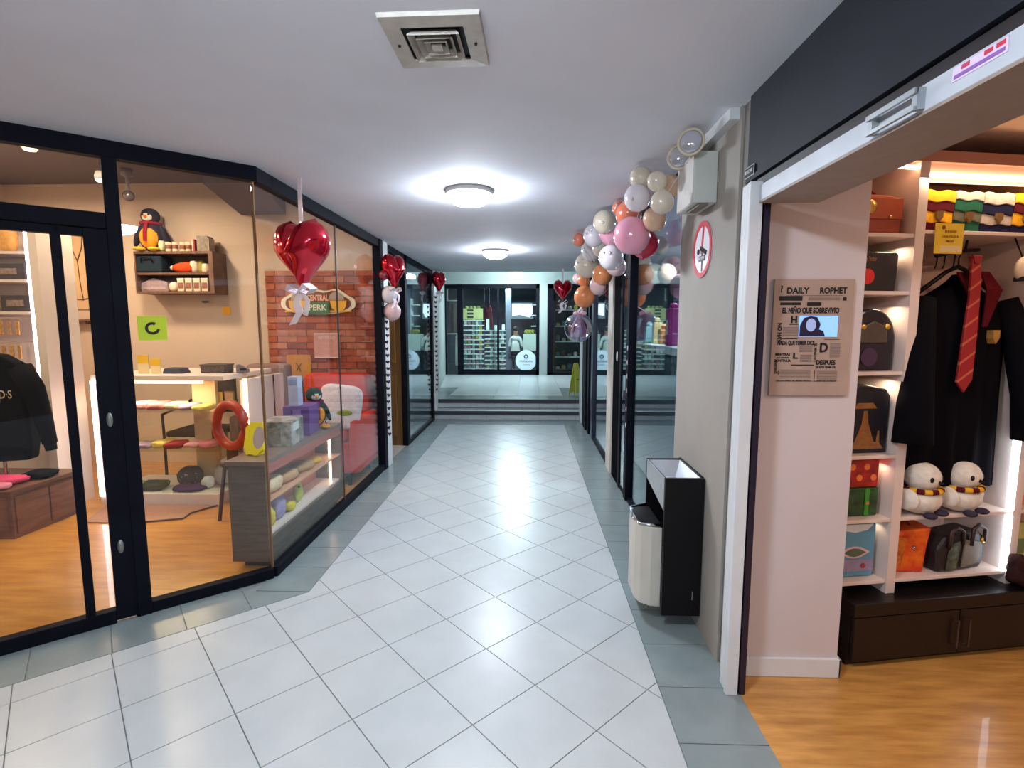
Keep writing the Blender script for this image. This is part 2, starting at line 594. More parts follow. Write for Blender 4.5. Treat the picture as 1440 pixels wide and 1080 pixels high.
# lintel above the shopfront (between corridor ceiling and shop ceiling)
lint = MB().box(-1.62, CY, H, -1.54, 5.5, SHC)
lint.prism([(CX, CY), (CX + DX * 4.2, CY + DY * 4.2), (CX + DX * 4.2 - 0.03, CY + DY * 4.2 + 0.06), (CX - 0.05, CY + 0.07)], H, SHC)
struct('wall_right', lint, CREAM)
# dark boxed-in duct under the ceiling
bmb = MB().prism([(-3.03, 5.49), (-2.55, 5.49), (-2.2, 4.3), (-2.68, 4.3)], 2.67, SHC - 0.002)
struct('trim_1', bmb, DCEIL)


def diag(t, o=0.0):
    # point on the slanted front at distance t from the corner, o towards the corridor
    return (CX + DX * t + 0.65 * o, CY + DY * t - 0.76 * o)


def diag_bar(name, t0, t1, z0, z1, m, parent, o0=-0.03, o1=0.03, bev=0.003):
    a, b = diag(t0, o0), diag(t1, o0); c, d = diag(t1, o1), diag(t0, o1)
    return MB().prism([a, b, c, d], z0, z1).build(name, m, parent, bev=bev)


# straight shopfront along the corridor
w1 = thing('window_1', None, None, kind='structure')
MB().box(-1.57, CY, 0.0, -1.51, 5.34, 0.06).build('bottom_rail', BLACKF, w1, bev=0.003)
MB().box(-1.57, CY, 2.30, -1.51, 5.34, H).build('top_rail', BLACKF, w1, bev=0.003)
MB().box(-1.58, 5.25, 0.0, -1.50, 5.36, H).build('post', BLACKF, w1, bev=0.004)
MB().box(-1.545, CY + 0.008, 0.06, -1.537, 4.142, 2.30).build('pane', GLASS, w1)
MB().box(-1.545, 4.148, 0.06, -1.537, 5.25, 2.30).build('pane', GLASS, w1)
MB().box(-1.547, 4.141, 0.06, -1.535, 4.149, 2.30).build('joint', mat('silicone', (60, 52, 48), 0.4), w1)
# slanted shopfront
w2 = thing('window_2', None, None, kind='structure')
diag_bar('bottom_rail', 0.0, 0.60, 0, 0.06, BLACKF, w2)
diag_bar('top_rail', -0.02, 3.4, 2.30, H, BLACKF, w2)
diag_bar('pane', 0.008, 0.60, 0.06, 2.30, GLASS, w2, -0.004, 0.004, 0)
diag_bar('pane', 0.66, 1.72, 2.04, 2.30, GLASS, w2, -0.004, 0.004, 0)
diag_bar('post', 0.60, 0.66, 0, 2.30, BLACKF, w2, -0.035, 0.035)
diag_bar('transom', 0.66, 1.72, 1.965, 2.04, BLACKF, w2, -0.035, 0.035)
diag_bar('post', 1.72, 1.78, 0, 2.30, BLACKF, w2, -0.035, 0.035)
diag_bar('pane', 1.78, 3.2, 0.06, 2.30, GLASS, w2, -0.004, 0.004, 0)
diag_bar('bottom_rail', 1.78, 3.4, 0, 0.06, BLACKF, w2)
diag_bar('post', 3.2, 3.4, 0.06, 2.30, BLACKF, w2)
cj = MB().box(CX - 0.006, CY - 0.006, 0.06, CX + 0.006, CY + 0.006, 2.30).build('joint', mat('amber_silicone', (120, 84, 50), 0.4), w2)
# the glazed door
diag_bar('jamb', 0.655, 0.668, 0, 1.965, BLACKF, w2, -0.035, 0.03)
d1 = thing('door_1', None, None, kind='structure')
diag_bar('stile', 0.662, 0.75, 0.012, 1.962, BLACKF, d1, -0.02, 0.03)
diag_bar('stile', 0.83, 0.868, 0.012, 1.96, BLACKF, d1, -0.02, 0.03)
diag_bar('narrow_pane', 0.75, 0.83, 0.06, 1.93, GLASS, d1, 0.0, 0.006, 0)
diag_bar('wide_pane', 0.868, 1.66, 0.06, 1.93, GLASS, d1, 0.0, 0.006, 0)
diag_bar('bottom_rail', 0.75, 1.70, 0.0, 0.07, BLACKF, d1, -0.02, 0.035)
diag_bar('top_rail', 0.75, 1.70, 1.925, 1.962, BLACKF, d1, -0.02, 0.03)
diag_bar('stile', 1.66, 1.715, 0.03, 1.96, BLACKF, d1, -0.02, 0.03)
for zc in (1.045, 0.395):
    a = diag(0.71, 0.031)
    o = MB().lathe([(0.022, 0), (0.022, 0.004), (0.015, 0.008)], (0, 0, 0), 20, axis='y').build('lock_cover', mat('aged_nickel', (128, 134, 124), 0.4, 0.5), d1, loc=(a[0], a[1], zc))
    o.rotation_euler = (0, 0, DA)
    o.scale = (0.6, -1, 1.6)

# ---- brick feature wall (single bricks)
bw = struct('wall_back', MB().box(-2.80, 5.478, 0.0, -1.60, 5.498, 2.09), MORTAR)
rw = 0.0; row = 0
bh, bl = 0.070, 0.212
while rw < 2.085:
    x = -2.80 - (bl / 2 if row % 2 else 0)
    while x < -1.61:
        x0, x1 = max(x, -2.80) + 0.004, min(x + bl, -1.60) - 0.004
        if x1 - x0 > 0.03:
            dd = rnd.uniform(0, 0.006)
            MB().box(x0, 5.462 + dd, rw + 0.005, x1, 5.479, min(rw + bh, 2.09) - 0.004).build('brick', rnd.choice(BRICKS), bw)
        x += bl
    rw += bh; row += 1

# ---- coffee shop sign on the bricks
cs = thing('oval_sign', 'cream edged oval sign with two yellow cups and green band on the brick wall', 'sign', (-2.23, 5.445, 1.745))
def blob(m_, sc_, y0, y1, name):
    pts = []
    for i in range(48):
        a = 2 * math.pi * i / 48
        x = 0.40 * math.copysign(abs(math.cos(a)) ** 0.85, math.cos(a)); z = 0.115 * math.copysign(abs(math.sin(a)) ** 0.8, math.sin(a))
        if z > 0:
            z += 0.055 * max(0, 1 - abs(abs(x) - 0.20) / 0.12) + 0.03 * max(0, 1 - abs(x) / 0.15)
        pts.append((x * sc_, z * sc_))
    return MB().prism(pts, y0, y1, 'y').build(name, m_, cs)
blob(mat('sign_cream', (244, 232, 204), 0.6, noise=0.05), 1.0, 0, 0.015, 'backboard')
blob(mat('sign_board', (124, 66, 44), 0.6, noise=0.1), 0.87, -0.006, 0, 'face')
for s_ in (-1, 1):
    MB().prism([(s_ * 0.31, 0.03), (s_ * 0.13, 0.03), (s_ * 0.15, -0.05), (s_ * 0.19, -0.075), (s_ * 0.27, -0.075), (s_ * 0.30, -0.04)], -0.016, -0.006, 'y').build('cup', mat('sign_yellow', (236, 178, 62), 0.5, noise=0.05), cs)
    MB().prism(circ(0.085, 18, s_ * 0.2, 0.035, 0, 180), -0.013, -0.006, 'y').build('steam_dome', mat('sign_grey', (176, 160, 150), 0.6), cs)
    MB().prism([(s_ * 0.355, -0.09), (s_ * 0.10, -0.09), (s_ * 0.10, -0.075), (s_ * 0.355, -0.075)], -0.013, -0.006, 'y').build('saucer', mat('sign_yellow', (236, 178, 62)), cs)
MB().prism([(-0.115, -0.105), (0.115, -0.105), (0.125, -0.09), (0.125, 0.0), (0.115, 0.01), (-0.115, 0.01), (-0.125, 0.0), (-0.125, -0.09)], -0.02, -0.006, 'y').build('green_band', mat('sign_green', (62, 118, 72), 0.5, noise=0.05), cs)
lettering('PERK', 0.088, (0.0, -0.022, -0.047), cs, mat('sign_letter_white', (238, 230, 205), 0.6), bold=0.001, sx=0.95)
lettering('CENTRAL', 0.085, (0.0, -0.012, 0.055), cs, mat('sign_salmon', (255, 190, 150), 0.6), bold=0.002, sx=0.62)
# printed notices
def board(name, label, cat, c, w_, h_, m_, rz=0.0, th_=0.006, group=None):
    t = thing(name, label, cat, c, rz, group)
    MB().box(-w_ / 2, 0, -h_ / 2, w_ / 2, th_, h_ / 2).build('panel', m_, t)
    return t
nb = board('notice', 'small square pink printed notice on the brick wall under the oval sign', 'notice', (-2.155, 5.452, 1.30), 0.28, 0.27, mat('notice_pink', (206, 150, 140), 0.6, noise=0.08))
for i in range(4):
    lettering(['REVERSO', 'SALE  DE', 'A  LAS', 'SIEMPRE'][i] if i == 0 else '- - - - - -', 0.05 if i == 0 else 0.035, (0, -0.002, 0.085 - i * 0.06), nb, mat('notice_white', (236, 214, 210), 0.6), sx=0.9)
MB().box(-0.135, -0.004, -0.13, 0.135, -0.001, -0.12).box(-0.135, -0.004, 0.12, 0.135, -0.001, 0.13).box(0.127, -0.004, -0.12, 0.135, -0.001, 0.12).build('border_line', mat('notice_white', (236, 214, 210)), nb)
yb = board('notice', 'mustard yellow paper with a dark cross mark low on the brick wall', 'notice', (-2.47, 5.452, 1.07), 0.26, 0.26, mat('mustard_paper', (206, 140, 50), 0.7, noise=0.15))
MB().strip([(-0.03, -0.003, 0.04), (0.0, -0.003, 0), (0.02, -0.003, -0.05)], (1, 0, 0), 0.008).strip([(0.03, -0.003, 0.04), (0.0, -0.003, 0), (-0.03, -0.003, -0.04)], (1, 0, 0), 0.008).build('cross_mark', INK, yb)
MB().prism(circ(0.05, 10), 5.485, 5.499, 'y').build('x', None)
bpy.data.objects.remove(bpy.data.objects['x'])
sq = board('sticky_note', 'small orange yellow note on the cream wall below the rustic shelf', 'note', (-3.25, 5.488, 1.67), 0.085, 0.085, mat('orange_note', (240, 176, 40), 0.6))
# lime notice on the slanted glass
a = diag(0.505, -0.012)
lm = thing('lime_sticker', 'lime green square sticker with a dark open ring on the slanted glass', 'sticker', (a[0], a[1], 1.492), DA + math.pi)
MB().box(-0.062, 0.0, -0.062, 0.062, 0.003, 0.062).build('backing', mat('lime_print', (226, 244, 30), 0.5), lm)
ring = circ(0.032, 20, 0, 0, 60, 350) + circ(0.019, 20, 0, 0, 60, 350)[::-1]
MB().prism(ring, -0.003, -0.0005, 'y').build('ring_mark', INK, lm)

# ---- rustic wall shelf with its goods
before_shelf = set(bpy.data.objects)
rs = thing('wall_shelf', 'two tier rustic wooden wall shelf on the cream wall', 'shelf', (-3.71, 5.49, 1.84))
MB().box(-0.52, -0.24, 0.40, 0.52, 0.0, 0.425).build('top_board', RWOOD, rs)
MB().box(-0.50, -0.23, 0.19, 0.50, 0.0, 0.212).build('middle_board', RWOOD, rs)
MB().box(-0.52, -0.24, 0.0, 0.52, 0.0, 0.022).build('bottom_board', RWOOD, rs)
MB().box(-0.52, -0.24, 0.022, -0.50, 0.0, 0.40).build('side_board', RWOOD, rs)
MB().box(0.46, -0.24, 0.022, 0.52, 0.0, 0.40).build('side_board', RWOOD, rs)
MB().box(-0.50, -0.006, 0.022, 0.46, 0.0, 0.40).build('back_board', RWOOD, rs)


def penguin(label, loc, s, rz, mats_, belly, feet, scarf):
    t = thing('plush_penguin', label, 'plush toy', loc, rz)
    body = MB().ball((0, 0, 0.17 * s), (0.13 * s, 0.10 * s, 0.17 * s), seg=18, rings=12)
    body.build('body', mats_, t)
    MB().ball((0, -0.045 * s, 0.15 * s), (0.10 * s, 0.072 * s, 0.12 * s)).build('belly', belly, t)
    hd = MB().ball((0, -0.01 * s, 0.37 * s), (0.09 * s, 0.085 * s, 0.085 * s)).build('head', mats_, t)
    MB().ball((0, -0.055 * s, 0.36 * s), (0.06 * s, 0.045 * s, 0.05 * s)).build('face', cloth('plush_white', (230, 222, 210)), hd)
    MB().lathe([(0.02 * s, 0), (0.012 * s, -0.03 * s), (0.001, -0.05 * s)], (0, -0.09 * s, 0.355 * s), 8, axis='y').build('beak', cloth('plush_orange', (240, 160, 40)), hd)
    for q in (-1, 1):
        MB().ball((q * 0.03 * s, -0.095 * s, 0.375 * s), 0.011 * s, seg=8, rings=6).build('eye', BLACKP, hd)
        MB().ball((q * 0.135 * s, -0.01 * s, 0.17 * s), (0.028 * s, 0.05 * s, 0.12 * s), rot=(0, q * -0.35, 0)).build('wing', mats_, t)
        MB().ball((q * 0.075 * s, -0.11 * s, 0.022 * s), (0.055 * s, 0.075 * s, 0.024 * s)).build('foot', feet, t)
    sw = MB().tube([(0.088 * s * math.cos(a_ / 12 * 6.283), 0.085 * s * math.sin(a_ / 12 * 6.283) - 0.01 * s, 0.295 * s) for a_ in range(12)], 0.018 * s, 8, closed=True)
    sw.strip([(0.01 * s, -0.105 * s, 0.29 * s), (0.0, -0.13 * s, 0.2 * s), (0.0, -0.135 * s, 0.1 * s)], (1, 0, 0), 0.035 * s, 0.006)
    sw.build('scarf', scarf, t)
    return t


DPL = cloth('plush_black', (44, 40, 56))
penguin('large plush penguin with dark red scarf and yellow feet on the rustic shelf top', (-4.06, 5.36, 2.266), 0.98, 0.1, DPL, cloth('plush_orange', (240, 160, 40)), cloth('plush_yellow', (230, 190, 70)), cloth('wine', (140, 20, 40)))


def lump(name, label, cat, loc, r, m, seed=0, noise=0.08, sq=0.7, group=None, rz=0.0):
    o = MB().ball((0, 0, r[2]), r, None, 14, 9, noise, sq, seed).build(name, m, None, loc=loc, rot=(0, 0, rz))
    return tag(o, label, cat, group)


def mug(name, label, loc, r, h, m, band=None, group=None, cat='mug', handle=True):
    t = thing(name, label, cat, loc, 0, group)
    b = MB().lathe([(r * 0.92, 0), (r, h * 0.1), (r, h), (r * 0.86, h), (r * 0.84, h * 0.15), (0.001, h * 0.12)], (0, 0, 0), 14)
    b.build('body', m, t)
    if handle:
        MB().tube([(r * 0.95, 0, h * 0.8), (r * 1.5, 0, h * 0.75), (r * 1.55, 0, h * 0.35), (r * 0.95, 0, h * 0.22)], r * 0.13, 6).build('handle', m, t)
    if band:
        MB().lathe([(r * 1.01, h * 0.3), (r * 1.015, h * 0.32), (r * 1.015, h * 0.7), (r * 1.01, h * 0.72)], (0, 0, 0), 14).build('printed_band', band, t)
    return t


CER = mat('cream_ceramic', (228, 208, 184), 0.3, noise=0.04)
CERB = mat('brown_print', (150, 96, 72), 0.4, noise=0.3, scale=60)
mg = mug('mug', 'cream mug with brown print in the top row beside the plush penguin', (-3.83, 5.33, 2.267), 0.027, 0.10, CER, CERB, 'mugs on top of the rustic shelf')
for x_ in (-3.74, -3.66, -3.58, -3.50):
    copy_thing(mg, (x_, 5.31 + rnd.uniform(0, .05), 2.267), rnd.uniform(0, 3))
for ch, lb in ((mg, None),):
    pass
# pale flower ornament
lump('ornament', 'pale green and cream ornament directly right of the plush penguin on the shelf', 'ornament', (-3.885, 5.30, 2.267), (0.03, 0.03, 0.055), cloth('pale_green', (200, 206, 170)), 4, 0.15)
bx = thing('gift_box', 'square grey box on the right end of the rustic shelf top', 'box', (-3.36, 5.36, 2.266), 0.1)
MB().box(-0.055, -0.06, 0, 0.055, 0.06, 0.16).build('carton', mat('grey_print', (150, 138, 124), 0.6, noise=0.4, scale=30), bx, bev=0.004)
MB().box(0.056, -0.06, 0, 0.066, 0.06, 0.14).build('side_flap', mat('grey_card', (176, 160, 146), 0.6), bx)
bk = thing('book', 'thin red and white spined book left of the grey box on the shelf', 'book', (-3.465, 5.36, 2.266))
MB().box(-0.009, -0.06, 0, 0.009, 0.06, 0.125).build('cover', mat('book_red', (150, 40, 40), 0.6), bk)
MB().box(-0.017, -0.058, 0.003, -0.0091, 0.058, 0.12).build('pages', WHITEPL, bk)
# middle tier
bag = thing('dark_bag', 'dark teal folded bag filling the left of the rustic shelf', 'bag', (-4.06, 5.36, 2.053))
MB().box(-0.14, -0.10, 0.0, 0.14, 0.10, 0.17).build('body', cloth('teal_dark', (38, 50, 60)), bag, bev=0.02)
MB().tube([(-0.06, -0.105, 0.10), (-0.05, -0.125, 0.15), (0.05, -0.125, 0.15), (0.06, -0.105, 0.10)], 0.008).build('handle', BLACKP, bag)
cap = thing('plush_hat', 'orange red plush cone with a cream bobble lying on the rustic shelf', 'plush toy', (-3.80, 5.36, 2.11))
MB().lathe([(0.03, 0), (0.05, 0.06), (0.062, 0.14), (0.062, 0.2), (0.05, 0.22)], (0, 0, 0), 14, axis='x').build('body', cloth('orange_red', (226, 84, 40)), cap)
MB().ball((-0.015, 0, 0), 0.025).build('bobble', cloth('cream', (232, 214, 190)), cap)
lump('plush_ball', 'cream knitted ball beside the orange red plush cone', 'plush toy', (-3.52, 5.36, 2.053), (0.05, 0.05, 0.065), cloth('cream', (232, 214, 190)), 2)
lump('plush_ball', 'olive green plush ball on the rustic shelf middle tier', 'plush toy', (-3.44, 5.38, 2.053), (0.035, 0.04, 0.068), cloth('olive', (170, 160, 80)), 5)
for i, (x_, n_) in enumerate(((-3.365, 'left'), (-3.275, 'right'))):
    lump('cup_toy', 'cream cup shaped toy on the middle tier, %s one of the pair' % n_, 'ornament', (x_, 5.35, 2.053), (0.032, 0.035, 0.05), CER, 10 + i, 0.05, 0.6)
# bottom tier
pl_ = thing('envelope_pouch', 'flat lilac grey pouch at the bottom left of the rustic shelf', 'pouch', (-4.06, 5.34, 1.863))
MB().prism([(-0.14, 0), (0.16, 0), (0.15, 0.10), (0.0, 0.14), (-0.14, 0.08)], -0.03, 0.03, 'y').build('pouch', cloth('lilac_grey', (164, 142, 148)), pl_, bev=0.008)
MB().box(-0.13, -0.034, 0.02, 0.14, -0.031, 0.05).build('stripe', cloth('lilac_pale', (186, 166, 168)), pl_)
lump('jar', 'small round cream jar at the bottom tier of the rustic shelf', 'jar', (-3.79, 5.34, 1.863), (0.045, 0.045, 0.05), CER, 3, 0.0, 0.7)
tin = thing('tin', 'cream tin with brown window print in the bottom row of four', 'tin', (-3.665, 5.32, 1.863), 0, 'four tins on the rustic shelf')
MB().box(-0.034, -0.035, 0, 0.034, 0.035, 0.13).build('can', CER, tin, bev=0.006)
MB().box(-0.027, -0.038, 0.03, 0.027, -0.035, 0.09).build('window_print', CERB, tin)
MB().box(-0.036, -0.037, 0.112, 0.036, 0.037, 0.135).build('lid', mat('tin_lid', (236, 214, 194), 0.4), tin, bev=0.004)
for x_ in (-3.56, -3.452, -3.345):
    copy_thing(tin, (x_, 5.32, 1.863))
bulb = thing('wall_sensor', 'small dark sensor on the cream wall under the rustic shelf', 'sensor', (-3.50, 5.49, 1.765))
MB().box(-0.03, -0.03, -0.008, 0.03, 0.0, 0.008).build('housing', BLACKP, bulb, bev=0.003)
MB().cyl((0, -0.02, -0.02), 0.01, 0.02).build('tip', mat('grey_plastic', (150, 148, 150), 0.4), bulb)

for o in list(bpy.data.objects):
    if o not in before_shelf and o.parent is None:
        o.location.x = -3.63 + (o.location.x + 3.71) * 0.79
rs.scale.x = 0.79
# ---- wall picture with branch drawing
wp = board('wall_picture', 'beige canvas with a dark forked branch drawing seen through the door gap', 'picture', (-4.84, 5.485, 2.14), 0.34, 0.90, mat('canvas', (214, 178, 134), 0.8, noise=0.08, scale=8), th_=0.012)
MB().tube([(0.03, -0.004, -0.36), (0.01, -0.004, -0.16), (0, -0.004, 0.06)], 0.004, 6).tube([(0, -0.004, 0.06), (-0.06, -0.004, 0.22), (-0.075, -0.004, 0.38)], 0.004, 6).tube([(0, -0.004, 0.06), (0.06, -0.004, 0.2), (0.08, -0.004, 0.34)], 0.006, 6).tube([(-0.1, -0.004, -0.33), (0.0, -0.004, -0.35), (0.12, -0.004, -0.33)], 0.004, 6).build('branch', mat('branch_ink', (96, 70, 46), 0.8), wp)
ls = thing('floating_ledge', 'narrow brown ledge on the cream wall below the branch picture', 'shelf', (-4.88, 5.49, 1.56))
MB().box(-0.16, -0.08, 0, 0.20, 0, 0.02).build('board', RWOOD, ls)
MB().box(-0.02, -0.07, -0.03, 0.0, 0, 0).box(0.1, -0.07, -0.03, 0.12, 0, 0).build('bracket', RWOOD, ls)

# ---- tall white display cabinet far left with light strip
tc = thing('display_cabinet', 'tall white open display cabinet with bright light strip behind the door', 'cabinet', (-4.45, 4.0, 0))
MB().box(0.55, -0.02, 0.0, 0.62, 0.30, 2.4).build('side_panel', WHITEF, tc)
MB().box(-0.85, 0.27, 0.0, 0.55, 0.30, 2.4).build('back_panel', WHITEF, tc)
MB().box(-0.87, 0.0, 0.0, -0.85, 0.30, 2.4).build('side_panel', WHITEF, tc)
for z_ in (2.38, 2.07, 1.85, 1.60):
    MB().box(-0.85, 0.0, z_, 0.55, 0.27, z_ + 0.02).build('shelf', WHITEF, tc)
MB().box(0.515, -0.012, 0.95, 0.548, 0.012, 2.37).build('light_strip', LEDW, tc)
for i, (zb, xs) in enumerate(((1.872, (-0.05, 0.33)), (1.622, (-0.02, 0.36)))):
    for j, x_ in enumerate(xs):
        t = thing('wallet_box', 'dark grey flat box on the %s shelf of the tall cabinet, %s' % (('third', 'fourth')[i], ('left', 'right')[j]), 'box', (-4.45 + x_, 4.08, zb))
        MB().box(-0.13, -0.05, 0, 0.13, 0.05, 0.13).build('carton', mat('slate_card', (62, 58, 64), 0.5, noise=0.2), t, bev=0.005)
        MB().box(-0.08, -0.053, 0.04, 0.06, -0.050, 0.09).build('printed_label', mat('pale_print', (150, 130, 120), 0.5, noise=0.4, scale=50), t)
for j, (x_, c_) in enumerate(((-4.48, (206, 120, 110)), (-4.34, (222, 196, 160)), (-4.15, (226, 170, 90)))):
    lump('plush_charm', ('pinkish', 'cream', 'amber')[j] + ' soft toy on the upper shelf of the tall cabinet', 'plush toy', (x_, 4.08, 2.092), (0.06, 0.05, 0.09), cloth('charm%d' % j, c_), 20 + j, 0.12)
# hanging key rings: two rows on hooks
hr = MB()
kr = None
for r_ in range(2):
    for c_ in range(9):
        px2 = -4.62 + c_ * 0.066; pz = 1.555 - r_ * 0.19
        if kr is None:
            kr = thing('key_ring', 'small golden key ring hanging in two rows inside the tall cabinet', 'key ring', (px2, 4.02, pz), 0, 'hanging key rings in the tall cabinet')
            MB().tube([(0.012 * math.cos(q / 8 * 6.283), 0, 0.012 * math.sin(q / 8 * 6.283)) for q in range(8)], 0.002, 5, closed=True).build('ring', mat('brass', (220, 180, 90), 0.3, 0.8), kr)
            MB().box(-0.017, -0.006, -0.12, 0.017, 0.006, -0.014).build('pendant', mat('gold_print', (214, 160, 96), 0.5, noise=0.5, scale=40), kr, bev=0.004)
        else:
            copy_thing(kr, (px2, 4.02, pz), rnd.uniform(-0.4, 0.4))
MB().box(-4.70, 4.014, 1.566, -4.0, 4.026, 1.572).build('x', None)
bpy.data.objects.remove(bpy.data.objects['x'])
MB().box(-0.25, 0.015, 1.566, 0.5, 0.027, 1.574).build('hook_rail', CHROME, tc)
MB().box(-0.25, 0.015, 1.376, 0.5, 0.027, 1.384).build('hook_rail', CHROME, tc)

# ---- dark sweatshirt on a stand
ts = thing('sweatshirt', 'black sweatshirt with white lettering hanging over the wooden table', 'sweatshirt', (-3.89, 3.62, 0.50), 0.15)
body = []
prof = [(-0.30, 0.0), (0.20, 0.02), (0.225, 0.15), (0.215, 0.45), (0.23, 0.62), (0.17, 0.74), (0.07, 0.80), (-0.10, 0.82), (-0.30, 0.75), (-0.36, 0.4)]
MB().prism(prof, -0.05, 0.06, 'y').build('torso', cloth('black_jersey', (15, 15, 21)), ts, bev=0.02)
MB().tube([(0.17, 0, 0.70), (0.25, -0.01, 0.55), (0.30, -0.02, 0.35), (0.34, -0.03, 0.14)], [0.075, 0.07, 0.058, 0.045], 10).build('sleeve', cloth('black_jersey', (15, 15, 21)), ts)
MB().tube([(0.34, -0.03, 0.14), (0.346, -0.03, 0.09)], [0.04, 0.036], 10).build('cuff', cloth('dark_cuff', (16, 16, 20)), ts)
MB().box(-0.22, -0.055, 0.45, 0.06, -0.050, 0.74).build('blue_grey_panel', cloth('slate', (58, 66, 78)), ts)
lettering('F\u00b7R\u00b7I\u00b7E\u00b7N\u00b7D\u00b7S', 0.085, (-0.02, -0.058, 0.51), ts, mat('letter_cream', (220, 200, 170), 0.7), sx=0.7)
MB().cyl((0, 0, -0.144), 0.012, 0.15).build('stand_rod', CHROME, ts)
# ---- low wooden table with folded garments
tb = thing('low_table', 'low brown wooden display chest under the black sweatshirt', 'table', (-3.95, 3.62, 0), 0.0)
MB().box(-1.0, -0.22, 0.0, 0.31, 0.33, 0.325).build('carcass', mat('walnut', (128, 84, 58), 0.5, rgb2=(102, 64, 44), scale=5, stretch=(1, 1, 6)), tb)
MB().box(-1.02, -0.24, 0.325, 0.33, 0.35, 0.355).build('top', mat('walnut_top', (104, 72, 56), 0.45, noise=0.2, stretch=(6, 1, 1)), tb, bev=0.004)
for i in range(3):
    MB().box(-0.95 + i * 0.42, -0.232, 0.04, -0.56 + i * 0.42, -0.22, 0.30).build('front_panel', mat('walnut', (128, 84, 58)), tb, bev=0.003)
for i in range(2):
    MB().box(0.31, -0.20 + i * 0.265, 0.03, 0.322, 0.05 + i * 0.265, 0.30).build('side_panel', mat('walnut', (128, 84, 58)), tb, bev=0.003)
gi = 0
for (x_, y_, c_, n_, rr_) in ((-3.86, 3.56, (232, 84, 124), 'bright pink', (0.15, 0.08, 0.028)), (-3.74, 3.74, (22, 20, 26), 'black', (0.10, 0.09, 0.025)), (-3.76, 3.44, (236, 150, 170), 'pale pink', (0.08, 0.045, 0.02)), (-4.15, 3.55, (70, 44, 60), 'dark plum', (0.12, 0.1, 0.03))):
    lump('folded_garment', '%s folded garment on the low wooden display chest' % n_, 'clothing', (x_, y_, 0.356), rr_, cloth('garm_' + n_, c_), 30 + gi, 0.1, 0.6); gi += 1

# ---- white glass display case
dc = thing('display_case', 'white glass sided display case with three levels of clothing', 'display case', (-3.0, 4.12, 0))
X0, X1, Y1 = -0.62, 0.40, 0.55
MB().box(X0, 0.0, 0.0, X1, Y1, 0.10).build('plinth', WHITEF, dc, bev=0.004)
MB().box(X0, 0.0, 1.06, X1 + 0.10, Y1 + 0.25, 1.10).build('counter_top', WHITEF, dc, bev=0.004)
MB().box(0.03, 0.30, 0.10, 0.24, 0.34, 1.06).build('centre_panel', mat('lit_cream', (232, 200, 156), 0.6), dc)
for z_ in (0.46, 0.79):
    MB().box(X0, 0.01, z_, X1, Y1, z_ + 0.010).build('glass_shelf', GLASS3, dc)
MB().box(X0, 0.0, 0.10, X1, 0.006, 1.06).build('front_glass', GLASS3, dc)
MB().box(X1 - 0.006, 0.006, 0.10, X1, Y1, 1.06).build('side_glass', GLASS3, dc)
MB().box(X0 + 0.02, 0.02, 1.035, 0.30, 0.045, 1.058).build('top_light_strip', LEDWARM, dc)
MB().box(X1 + 0.24, 0.03, 0.68, X1 + 0.265, 0.055, 1.07).build('light_strip', LEDWARM, dc)
MB().box(X1 + 0.20, 0.06, 0.1, X1 + 0.235, Y1 + 0.2, 1.06).build('end_panel', WHITEF, dc)
MB().box(X1, Y1, 0.3, X1 + 0.235, Y1 + 0.02, 1.06).build('back_panel', WHITEF, dc)
MB().box(-0.605, -0.025, 0.08, -0.58, -0.002, 1.06).build('light_strip', LEDW, dc)
cols = [('rose', (214, 120, 130)), ('cream', (226, 200, 160)), ('lilac', (170, 140, 170)), ('pale yellow', (232, 200, 110)), ('dark red', (150, 40, 56)), ('pale pink', (232, 160, 164))]
n_ = 0
for z_, nm in ((0.471, 'lower'), (0.801, 'upper')):
    for i in range(7):
        cn, c_ = cols[(i + n_) % 6]
        x_ = -3.55 + i * 0.135
        lump('folded_garment', '%s folded garment on the %s glass shelf, %s from its left end' % (cn, nm, ('first', 'second', 'third', 'fourth', 'fifth', 'sixth', 'seventh')[i]), 'clothing', (x_, 4.12 + 0.14 + rnd.uniform(-.03, .03), z_), (0.070, 0.10, 0.022 + rnd.uniform(0, .014)), cloth('fold_' + cn.replace(' ', '_'), c_), 50 + i + n_ * 9, 0.12, 0.6)
    n_ += 3
for i, (x_, r_, cn, c_) in enumerate(((-3.45, (0.11, 0.08, 0.03), 'lime green', (186, 200, 60)), (-3.24, (0.10, 0.09, 0.035), 'dark olive', (70, 76, 48)), (-2.92, (0.13, 0.1, 0.02), 'deep purple', (70, 40, 90)))):
    lump('folded_garment', '%s garment lying on the plinth of the white display case' % cn, 'clothing', (x_, 4.25, 0.101), r_, cloth('plinth_' + cn.replace(' ', '_'), c_), 80 + i, 0.12, 0.6)
lump('spotted_bag', 'black soft bundle with white flecks on the plinth of the display case', 'bag', (-2.98, 4.34, 0.101), (0.10, 0.08, 0.09), mat('flecked_fabric', (24, 26, 24), 0.8, rgb2=(200, 200, 200), scale=60), 90, 0.06, 0.8)
MATS['flecked_fabric'].node_tree.nodes['Color Ramp'].color_ramp.elements[0].position = 0.30
MATS['flecked_fabric'].node_tree.nodes['Color Ramp'].color_ramp.elements[1].position = 0.36
lump('paper_bag', 'crumpled white paper bag at the right end of the display case plinth', 'bag', (-2.72, 4.42, 0.101), (0.07, 0.06, 0.09), mat('paper', (214, 208, 206), 0.8, noise=0.1), 91, 0.12, 0.55)
lump('cap', 'white cap in front of the paper bag on the display case plinth', 'cap', (-2.80, 4.30, 0.101), (0.05, 0.05, 0.05), mat('cap_white', (226, 220, 214), 0.8, noise=0.05), 92, 0.06, 0.8)
